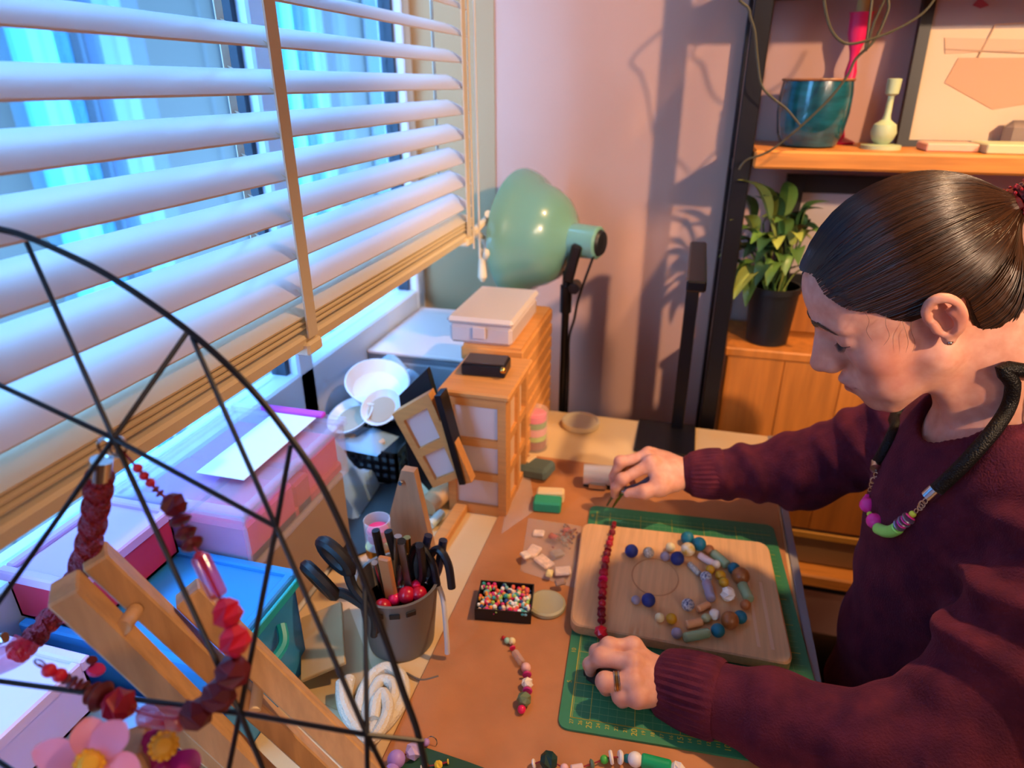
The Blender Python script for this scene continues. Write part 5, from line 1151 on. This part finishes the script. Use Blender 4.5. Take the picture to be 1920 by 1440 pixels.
def knit_mat():
    m = M('burgundy_knit', '4e1c2b', .85, sheen=.25); n = m.node_tree.nodes; l = m.node_tree.links; b = n['Principled BSDF']
    b.inputs['Sheen Tint'].default_value = lin('b06070')+[1]; b.inputs['Sheen Roughness'].default_value = .5; b.inputs['Specular IOR Level'].default_value = .15
    tc = n.new('ShaderNodeTexCoord'); nz = n.new('ShaderNodeTexNoise'); nz.inputs['Scale'].default_value = 35; nz.inputs['Detail'].default_value = 8; l.new(tc.outputs['Object'], nz.inputs['Vector'])
    rp = n.new('ShaderNodeValToRGB'); rp.color_ramp.elements[0].color = lin('42172a')+[1]; rp.color_ramp.elements[1].color = lin('5c2230')+[1]; rp.color_ramp.elements[0].position = .35; rp.color_ramp.elements[1].position = .68
    l.new(nz.outputs[0], rp.inputs[0]); l.new(rp.outputs[0], b.inputs['Base Color'])
    wv = n.new('ShaderNodeTexNoise'); wv.inputs['Scale'].default_value = 420; wv.inputs['Detail'].default_value = 2; l.new(tc.outputs['Object'], wv.inputs['Vector'])
    bp = n.new('ShaderNodeBump'); bp.inputs['Strength'].default_value = .5; bp.inputs['Distance'].default_value = .002; l.new(wv.outputs[0], bp.inputs['Height']); l.new(bp.outputs[0], b.inputs['Normal']); return m
KNIT = knit_mat()
sweater = np_mesh('sweater', V5, F5, KNIT, person, label='burgundy knitted sweater')
def cuff(a, b, r0, r1, nm='cuff'):
    d = b-a; L = np.linalg.norm(d); t = d/L; u_ = np.cross(t, [0, 0, 1.]); u_ /= np.linalg.norm(u_); v_ = np.cross(t, u_); m = MB(); n = 132; R = 14; vs = []
    for i in range(R+1):
        s = i/R; rr = r0+(r1-r0)*s+.0028*math.sin(math.pi*s)-(.003 if i in (0, R) else 0)
        for k in range(n):
            th_ = 2*math.pi*k/n; q = rr+.0011*math.cos(th_*33)*max(0., math.sin(math.pi*s))**.6; vs.append(a+d*s+q*(u_*math.cos(th_)+v_*math.sin(th_)))
    o = len(vs)
    for k in range(n): th_ = 2*math.pi*k/n; vs.append(a+t*.02+(r0-.006)*(u_*math.cos(th_)+v_*math.sin(th_)))
    fs = [(i*n+k, i*n+(k+1) % n, (i+1)*n+(k+1) % n, (i+1)*n+k) for i in range(R) for k in range(n)]+[(k, (k+1) % n, o+(k+1) % n, o+k) for k in range(n)]
    m.add(vs, fs); return obj(nm, m, KNIT, person)
cuff(RW+(RE-RW)*.055, RW+(RE-RW)*.36, .0345, .041); cuff(LW+(LE-LW)*.0, LW+(LE-LW)*.26, .038, .045)
# collar rib following the neck opening
U0 = NB+[-.030, -.004, -.010]; ax_ = (NB+[.05, 0, .20])-U0; ax_ /= np.linalg.norm(ax_); e1 = np.cross(ax_, [0, 1., 0]); e1 /= np.linalg.norm(e1); e2 = np.cross(ax_, e1)
# ---- trousers and shoes
Tr = Sdf(); Tr.ell((.40, .80, .52), (.125, .165, .10), None, .04)
for a, b, c in zip(HP_, KN, AN): Tr.cap(a, b, .088, .066, .04).cap(b, c+[0, 0, .04], .062, .05, .03)
Dg, lo, h = Tr.grid((-.08, .58, .08), (.56, 1.0, .66), .009); V6, F6 = surfnet(Dg, lo, h)
np_mesh('trousers', V6, F6, M('black_cloth', '121214', .85), person, label='black trousers')
for c in AN: obj('shoe', MB().ball((c[0]-.06, c[1], .04), .045, 18, 10, (2.6, 1.0, .85)), BLKPL, person)

# ---- hair: cap, flowing strands, ponytail, elastic
REG = np.array([(.100, .098), (.089, .096), (.077, .098), (.068, .090), (.066, .074), (.055, .055), (.036, .040), (.024, .024), (.012, .016), (.002, .024), (-.008, .036), (-.022, .041), (-.036, .030), (-.039, .008), (-.036, -.018), (-.042, -.048), (-.052, -.078), (-.20, -.078), (-.20, .25), (.20, .25), (.20, .098)])
def poly_sd(x, z, P=REG):
    d = np.full(x.shape, 1e9); ins = np.zeros(x.shape, bool); n = len(P)
    for i in range(n):
        a, b = P[i], P[(i+1) % n]; e = b-a; wx, wz = x-a[0], z-a[1]; t = np.clip((wx*e[0]+wz*e[1])/(e@e), 0, 1)
        d = np.minimum(d, (wx-e[0]*t)**2+(wz-e[1]*t)**2); c = (a[1] > z) != (b[1] > z); ins ^= c & (x < (b[0]-a[0])*(z-a[1])/(b[1]-a[1]+1e-12)+a[0])
    d = np.sqrt(d); return np.where(ins, -d, d)
CAPC, CAPR = np.array([-.012, 0, .050]), np.array([.1015, .0765, .0885])
Hs = Sdf(); Hs.ell(hl(*CAPC), CAPR, HR, .01); Hs.ell(hl(.046, 0, .052), (.048, .058, .050), HR, .02); Hs.ell(hl(-.052, 0, -.02), (.055, .056, .070), HR, .03)
Hs.cap(hl(-.085, 0, .055), hl(-.116, 0, .052), .030, .010, .03)
def hair_cut(P):
    q = (P-HC)@HR; return .0
Dg, lo, h = Hs.grid((.10, .66, 1.05), (.46, .95, 1.36), .0024)
gx = np.stack(np.meshgrid(*[lo[i]+h*np.arange(Dg.shape[i]) for i in range(3)], indexing='ij'), -1); q = (gx-HC)@HR
Dg = np.maximum(Dg, poly_sd(q[..., 0], q[..., 2])*.9); V7, F7 = surfnet(Dg, lo, h); V7 = relax(V7, F7, 2, .5)
def hair_mat():
    m = M('dark_hair', '2a1a14', .28); n = m.node_tree.nodes; l = m.node_tree.links; b = n['Principled BSDF']; b.inputs['Specular IOR Level'].default_value = .6
    oi = n.new('ShaderNodeAttribute'); oi.attribute_name = 'tint'; rp = n.new('ShaderNodeValToRGB'); rp.color_ramp.elements[0].color = lin('1a0f0c')+[1]; rp.color_ramp.elements[1].color = lin('422817')+[1]
    l.new(oi.outputs['Fac'], rp.inputs[0]); l.new(rp.outputs[0], b.inputs['Base Color']); return m
HAIR = hair_mat(); hair = np_mesh('hair', V7, F7, M('hair_base', '140c0a', .5), person, label='dark brown hair pulled back into a ponytail')
TIE = np.array([-.119, 0, .052])
def surf_dir(d):
    # march along the ray from the cap centre to the hair surface, in head space
    d = d/np.linalg.norm(d, axis=-1, keepdims=True); t = np.full(d.shape[:-1], .08)
    for _ in range(14):
        P = HC+(CAPC+d*t[..., None])@HR.T; t = np.clip(t-Hs.at(P), .01, .2)
    return CAPC+d*t[..., None]
starts = []
def bnd(x, z):  # hairline point on both sides
    yy = .0765*math.sqrt(max(.02, 1-((x-CAPC[0])/CAPR[0])**2-((z-CAPC[2])/CAPR[2])**2)); return yy
hlp = REG[1:17]
for s in (-1, 1):
    for i in range(len(hlp)-1):
        a, b = hlp[i], hlp[i+1]; n = int(np.linalg.norm(b-a)/.00055)
        for k in range(n):
            p = a+(b-a)*rng.uniform(); starts.append((p[0]-.001, s*bnd(*p)*rng.uniform(.97, 1.0), p[1]))
for k in range(420):   # front hairline across the forehead
    y = rng.uniform(-.032, .032); starts.append((.088-.30*abs(y)+rng.normal(0, .001), y, .099+.04*abs(y)))
for k in range(2200):  # extra strands starting higher up
    th_ = rng.uniform(-1.6, 1.6); ph_ = rng.uniform(-.1, 1.35); p_ = (CAPC[0]+.1*math.cos(th_)*math.cos(ph_), .078*math.sin(th_)*math.cos(ph_), CAPC[2]+.09*math.sin(ph_))
    if poly_sd(np.array([p_[0]]), np.array([p_[2]]))[0] < -.006: starts.append(p_)
St = np.array(starts); d0 = St-CAPC; d0 /= np.linalg.norm(d0, axis=1, keepdims=True); d1 = (TIE-CAPC)/np.linalg.norm(TIE-CAPC)
K = 15; om = np.arccos(np.clip(d0@d1, -.999, .999)); ts = np.linspace(0, 1, K)**.9
path = np.stack([(np.sin((1-t)*om)/np.sin(om))[:, None]*d0+(np.sin(t*om)/np.sin(om))[:, None]*d1 for t in ts], 1)
path[:, :, 2] += (.10*np.sin(np.pi*ts)*1)[None, :]*np.clip((-d0[:, 2:3]+.35), -.1, .6)   # sag of the lower strands
wob = rng.normal(0, .012, (len(St), 1, 3))*np.sin(np.pi*ts)[None, :, None]; path = path+wob
sp3 = surf_dir(path); off = rng.uniform(.0002, .0020, (len(St), 1, 1))
nrm = path/np.linalg.norm(path, axis=-1, keepdims=True); sp3 = sp3+nrm*off*np.sin(np.pi*np.clip(ts*1.0, .03, 1))[None, :, None]
sp3[:, -1] = TIE+rng.normal(0, .0035, (len(St), 3))
def strands(paths, r, name, mat, parent, tn=None):
    n, k, _ = paths.shape; tg = np.gradient(paths, axis=1); tg /= np.linalg.norm(tg, axis=-1, keepdims=True)+1e-9
    ref = np.array([.3, .5, .8]); a = np.cross(tg, ref); a /= np.linalg.norm(a, axis=-1, keepdims=True)+1e-9; b = np.cross(tg, a); rr = (r if np.ndim(r) else np.full(n, r))[:, None, None]*np.ones((1, k, 1)); rr = rr*(1-.6*np.linspace(0, 1, k)[None, :, None]**6)
    V = np.stack([paths+rr*(a*math.cos(t)+b*math.sin(t)) for t in (0, 2.094, 4.189)], 2).reshape(-1, 3)
    base_ = (np.arange(n)[:, None]*k+np.arange(k-1)[None])*3; F = []
    for c in range(3):
        e = (c+1) % 3; F.append(np.stack([base_+c, base_+e, base_+3+e, base_+3+c], -1).reshape(-1, 4))
    tn = rng.uniform(0, 1, n) if tn is None else tn; tt = np.repeat(tn, k*3)
    return np_mesh(name, V, np.concatenate(F), mat, parent, tints=np.stack([tt, tt, tt], 1))
strands(HC+sp3@HR.T, rng.uniform(.00045, .0010, len(St)), 'hair_strands', HAIR, hair)
# ponytail: arcs out of the elastic and hangs down behind the neck
tw = hl(*TIE); bk_ = -HR[:, 0]; nP = 420; pp_ = []
for i in range(nP):
    a = rng.uniform(0, 6.283); r = .011*math.sqrt(rng.uniform()); off = HR[:, 1]*math.cos(a)*r+HR[:, 2]*math.sin(a)*r; sprd = rng.uniform(.6, 1.4); lx = rng.normal(0, .016)
    P0 = tw+off*.6+bk_*.004; P1 = tw+off+bk_*.035+[0, 0, .004]; P2 = tw+off*1.8*sprd+bk_*.055+np.array([.015, lx, -.045]); P3 = tw+off*2.2*sprd+np.array([.060, lx*1.4-.004, -.11]); P4 = tw+off*1.6*sprd+np.array([.058+rng.normal(0, .006), lx*1.6, -.19]); P5 = tw+off*.8+np.array([.055+rng.normal(0, .01), lx*1.6, -.25+rng.normal(0, .015)])
    pp_.append(arc([P0, P1, P2, P3, P4, P5], 20))
strands(np.array(pp_), rng.uniform(.0006, .0013, nP), 'ponytail', HAIR, hair)
fly = []
for i in range(4):  # loose hairs by the temple and nape
    x, z = [(.03, .035), (.012, .016), (.05, .05), (.02, .02), (.04, .042)][i % 5]; p = surf_dir(np.array([[x, .07, z]])-CAPC)[0]; q0 = HC+HR@p
    fly.append(arc([q0, q0+[.003+rng.normal(0, .002), -.004, -.010], q0+[.007+rng.normal(0, .003), -.004, -.022], q0+[.010+rng.normal(.0, .004), -.001, -.034]], 12)[:13])
strands(np.array(fly), np.full(len(fly), .0002), 'loose_hairs', HAIR, hair)
# elastic with glittering beads
el = MB(); 
for k in range(3): el.tube([tw+bk_*(.002+.007*k)+(HR[:, 1]*math.cos(t)+HR[:, 2]*math.sin(t))*(.0135+.002*math.sin(5*t+k)) for t in np.linspace(0, 6.283, 31)[:-1]], .0042, 7, closed=True)
els = obj('hair_elastic', el, M('elastic_wine', '4a0f18', .3, coat=.4), person, label='wine red beaded hair elastic')
sq_ = MB()
for i in range(70):
    a = rng.uniform(0, 6.283); sq_.ball(tw+bk_*rng.uniform(-.002, .022)+(HR[:, 1]*math.cos(a)+HR[:, 2]*math.sin(a))*.0185, .0018, 6, 4)
obj('elastic_beads', sq_, M('wine_glass', '8a1c28', .1, coat=.6), els, kind='stuff')
# ---- brows, lashes, earring, rings
def on_face(x, y, z, o=.0004):   # push a head-space point to the skin along forward
    p = np.array([x, y, z], float)
    for _ in range(12): p[0] -= S.at((HC+HR@p)[None])[0]*.8
    p[0] += o; return HC+HR@p
for s in (-1, 1):
    br = []
    for i in range(150):
        t = rng.uniform(); y = .007+.034*t; z = .0290+.0085*math.sin(math.pi*min(1, t*.75+.12))-.006*t*t+rng.normal(0, .0027*(1-.75*t)); p = on_face(.085, y*s, z); q_ = on_face(.085, (y+.006)*s, z+.0015-.003*t, .0012)
        br.append([p, (p+q_)/2+HR[:, 0]*.0006, q_])
    strands(np.array(br), np.full(150, .00042), 'eyebrow', HAIR, person, np.zeros(150))
    ls = []
    for i in range(34):
        t = i/33; y = .020+.024*t; p = on_face(.08, y*s, .0042-.001*math.sin(math.pi*t)+.002*t, -.0002); d_ = HR@np.array([.0055, s*(t-.4)*.005, -.0045]); ls.append([p, p+d_*.6, p+d_+HR[:, 2]*.0008])
    strands(np.array(ls), np.full(34, .0002), 'eyelashes', HAIR, person, np.zeros(34))
    m = MB(); m.tube([on_face(.08, (.0185+.028*t)*s, .0040-.0012*math.sin(math.pi*t)+.002*t, -.0001) for t in np.linspace(0, 1, 10)], .0005, 5); obj('lash_line', m, M('lash_dark', '2a1814', .6), person)
    m = MB(); ec = hl(-.0085, s*.0835, -.0165); m.ball(ec, .0022, 10, 6); m.tube([ec+HR[:, 0]*.003*k for k in (-1, 0, 1)], .0009, 5); obj('ear_stud', m, CHROME, person, label='small silver ear stud')
rp_ = lf_[2][0]; rd = rp_[1]-rp_[0]; rd /= np.linalg.norm(rd); ru = np.cross(rd, [0, 0, 1.]); ru /= np.linalg.norm(ru); rv = np.cross(rd, ru)
for k, (tt, mt) in enumerate(((.50, CHROME), (.58, GOLD), (.66, CHROME))):
    c_ = rp_[0]+(rp_[1]-rp_[0])*tt; obj('finger_ring', MB().tube([c_+(ru*math.cos(t)+rv*math.sin(t))*.0107 for t in np.linspace(0, 6.283, 29)[:-1]], .0013, 8, closed=True), mt, person, label=['silver finger ring', 'gold finger ring', 'silver finger ring'][k])
# finger nails
def nail(c, n_, d_, w, l, nm='fingernail'):
    n_ = np.array(n_)/np.linalg.norm(n_); d_ = d_/np.linalg.norm(d_); s_ = np.cross(n_, d_); m = MB(); vs = []
    for i in range(5):
        for j in range(5):
            a, b = (i-2)/2, (j-2)/2; ww = w*(1-.25*max(0, a)**2); vs.append(c+d_*l*a+s_*ww*b-n_*.0018*b*b-n_*.001*a*a)
    m.add(vs, [(i*5+j, i*5+j+1, i*5+j+6, i*5+j+5) for i in range(4) for j in range(4)]); return obj(nm, m, M('nail', 'd89c8a', .25), person)
td = th[3]-th[2]; td /= np.linalg.norm(td); nn = -ray(1185, 925); nn = nn-td*(nn@td); nn /= np.linalg.norm(nn); nail(th[3]+nn*.0079+td*.002, nn+np.array([0, 0, .15]), td, .0052, .0055)

# ---- her necklace: march pixels onto her clothes
def hit(u, v, lift=.0, t0=.4):
    r = ray(u, v); n_ = np.linalg.norm(r); t = t0
    for _ in range(70):
        P = CAM+r*t; d = min(W.at(P[None])[0], S.at(P[None])[0]); t += d/n_*.9
        if d < .0004: break
    return CAM+r*(t-lift/n_)
nk = thing('worn_necklace', 'black cord necklace with neon pink and green beads around the neck of the woman', 'necklace', hit(1680, 985))
def cordn(name, pts, r, mat): return obj(name, MB().tube(arc(pts, 70), r, 12), mat, nk)
BC = cord_mat('black_cord', '08080a', 520); BC.node_tree.nodes['Bump'].inputs['Strength'].default_value = .3; BC.node_tree.nodes['Principled BSDF'].inputs['Specular IOR Level'].default_value = .3; BC.node_tree.nodes['Principled BSDF'].inputs['Roughness'].default_value = .5
cr_ = .0075
nearc = [hit(u, v, cr_*1.0) for u, v in ((1890, 690), (1899, 720), (1892, 760), (1868, 800), (1832, 843), (1795, 882), (1752, 922))]
farc = [hit(u, v, cr_*.9) for u, v in ((1692, 772), (1680, 800), (1668, 828), (1655, 852), (1645, 868))]
c7 = hl(-.085, 0, -.075)
backc = [nearc[0], nearc[0]+[.012, .025, .012], NB+[.060, 0, .052], farc[0]+[.07, .05, .035], farc[0]+[.02, .03, .015], farc[0]]
cordn('cord', nearc[::-1]+[NB+[.052, -.040, .066], NB+[.070, 0, .072], NB+[.046, .048, .058], NB+[.004, .062, .026]]+farc, cr_, BC)
obj('cord_cap', MB().cyl(nearc[-1]+(nearc[-2]-nearc[-1])*.12, hit(1741, 932, cr_), .0083, n=18), CHROME, nk); obj('cord_cap', MB().cyl(farc[-1], hit(1644, 880, cr_), .0080, n=18), CHROME, nk)
def link(u, v, r, nm='link'): 
    p = hit(u, v, .004); n_ = -ray(u, v); n_ /= np.linalg.norm(n_); a = np.cross(n_, [0, 0, 1.]); a /= np.linalg.norm(a); b = np.cross(n_, a)
    return obj(nm, MB().tube([p+(a*math.cos(t)*.7+b*math.sin(t))*r for t in np.linspace(0, 6.283, 15)[:-1]], r*.28, 6, closed=True), CHROME, nk)
for u, v, r in ((1642, 890, .003), (1637, 901, .0038), (1634, 908, .003), (1631, 918, .0026), (1735, 940, .003), (1729, 946, .004), (1726, 951, .0035), (1718, 958, .0025)): link(u, v, r)
NP_ = BMAT('neon_pink', 'ff3aa6', rough=.3); NG = BMAT('neon_green', 'a0f070', rough=.35); NY = BMAT('neon_yellow', 'd8ee50', rough=.35); NGR = BMAT('grey_metal', '8a8498', rough=.3, metal=.6)
nb = [(1628, 931, 6, 'disc', NP_), (1626, 935, 8, 'disc', NP_), (1627, 947, 14.5, 'ball', NP_), (1631, 964, 5.5, 'ball', NY), (1640, 977, 15, 'ball', NP_)]
nb2 = [(1683, 985, 9, 'disc', NP_), (1687, 984, 12.5, 'disc', NGR), (1691, 982, 10, 'disc', NP_), (1695, 978, 12.5, 'disc', NGR), (1699, 975, 10.5, 'disc', NP_), (1703, 972, 12.5, 'disc', NGR), (1707, 969, 10, 'disc', NP_), (1711, 964, 6.5, 'ball', NY)]
def nbeads(L):
    P = []
    for b in L: r0 = b[2]*.75/FPX; P.append(hit(b[0], b[1], r0*1.0))
    for i, b in enumerate(L):
        d = P[min(i+1, len(P)-1)]-P[max(i-1, 0)]; r0 = b[2]*np.dot(P[i]-CAM, _f)/FPX; bead('bead', b[3], b[4], P[i], r0, d, r0*.55 if b[3] == 'disc' else None, nk)
nbeads(nb); nbeads(nb2)
gb = [hit(u, v, .0075) for u, v in ((1645, 990), (1655, 995), (1666, 997), (1677, 994), (1684, 989))]; obj('green_tube', MB().tube(arc(gb, 16), [.006]+[.0072]*15+[.006] if len(arc(gb, 16)) == 17 else .0070, 14), NG, nk, label='neon green curved tube bead')

# ---- what she holds
hp = (th[3]+fing[0][0][3])/2+HR[:, 0]*0; tipA, tipB = D(1138, 948, 1.135), D(1149, 951, 1.130); hinge = D(1168, 921, 1.105)
pr_ = thing('held_pliers', 'steel bent-nose pliers held in the right hand above the mat corner', 'pliers', hinge)
for tp_, mt, bnd_ in ((tipA, M('steel_dark', '9a948c', .25, .95), -.004), (tipB, GOLD, .004)):
    md = hinge*.45+tp_*.55+np.array([bnd_*.6, 0, .005]); obj('jaw', MB().tube(arc([hinge, md, tp_], 16), [.0044-.00018*i for i in range(len(arc([hinge, md, tp_], 16)))], 8), mt, pr_)
obj('hinge', MB().ball(hinge, .0062, 12, 8), CHROME, pr_)
for k in (-1, 1): obj('handle', MB().tube(arc([hinge+[.002, .003*k, .002], hinge+[.025, .010*k+.004, .008], D(1225, 885, 1.10)+[0, .008*k, -.012]], 12), .0042, 8), M('grip_blue_grey', '6a6e88', .4), pr_)
hp2 = Z(1140, 1262, .752)
ht = thing('held_cutter', 'black handled tool gripped in the left hand on the cutting mat', 'tool', hp2)
obj('grip', MB().tube(arc([Z(1099, 1256, .756), Z(1115, 1262, .757), Z(1140, 1266, .757), Z(1168, 1262, .758)], 16), [.0062+.0022*math.sin(math.pi*i/16) for i in range(17)] if len(arc([0*tw, tw, tw, tw], 16)) == 17 else .0075, 10), BLKPL, ht)
obj('tail_grip', MB().tube(arc([Z(1104, 1266, .752), Z(1122, 1277, .752), Z(1150, 1280, .752)], 12), .0058, 10), BLKPL, ht)
# ---- the chair she sits on
cht = thing('desk_chair', 'black office chair under the woman at the table', 'chair', (.42, .80, 0))
obj('seat', MB().obox((.40, .80, .405), (1, 0, 0), (0, 1, 0), (.22, .22, .03), .02), M('black_cloth', '121214', .85), cht)
obj('backrest', MB().obox((.66, .80, .78), (1, 0, .12), (0, 1, 0), (.025, .20, .24), .02), M('black_cloth', '121214', .85), cht)
obj('back_post', MB().bar((.60, .80, .40), (.69, .80, .60), .05, .02, up=(0, 1, 0)), BLACK, cht)
obj('column', MB().cyl((.42, .80, .06), (.42, .80, .375), .025), CHROME, cht)
for k in range(5):
    a = k*1.2566; obj('leg', MB().bar((.42, .80, .07), (.42+.26*math.cos(a), .80+.26*math.sin(a), .055), .04, .03), BLACK, cht); obj('caster', MB().ball((.42+.26*math.cos(a), .80+.26*math.sin(a), .025), .025, 10, 6), BLKPL, cht)
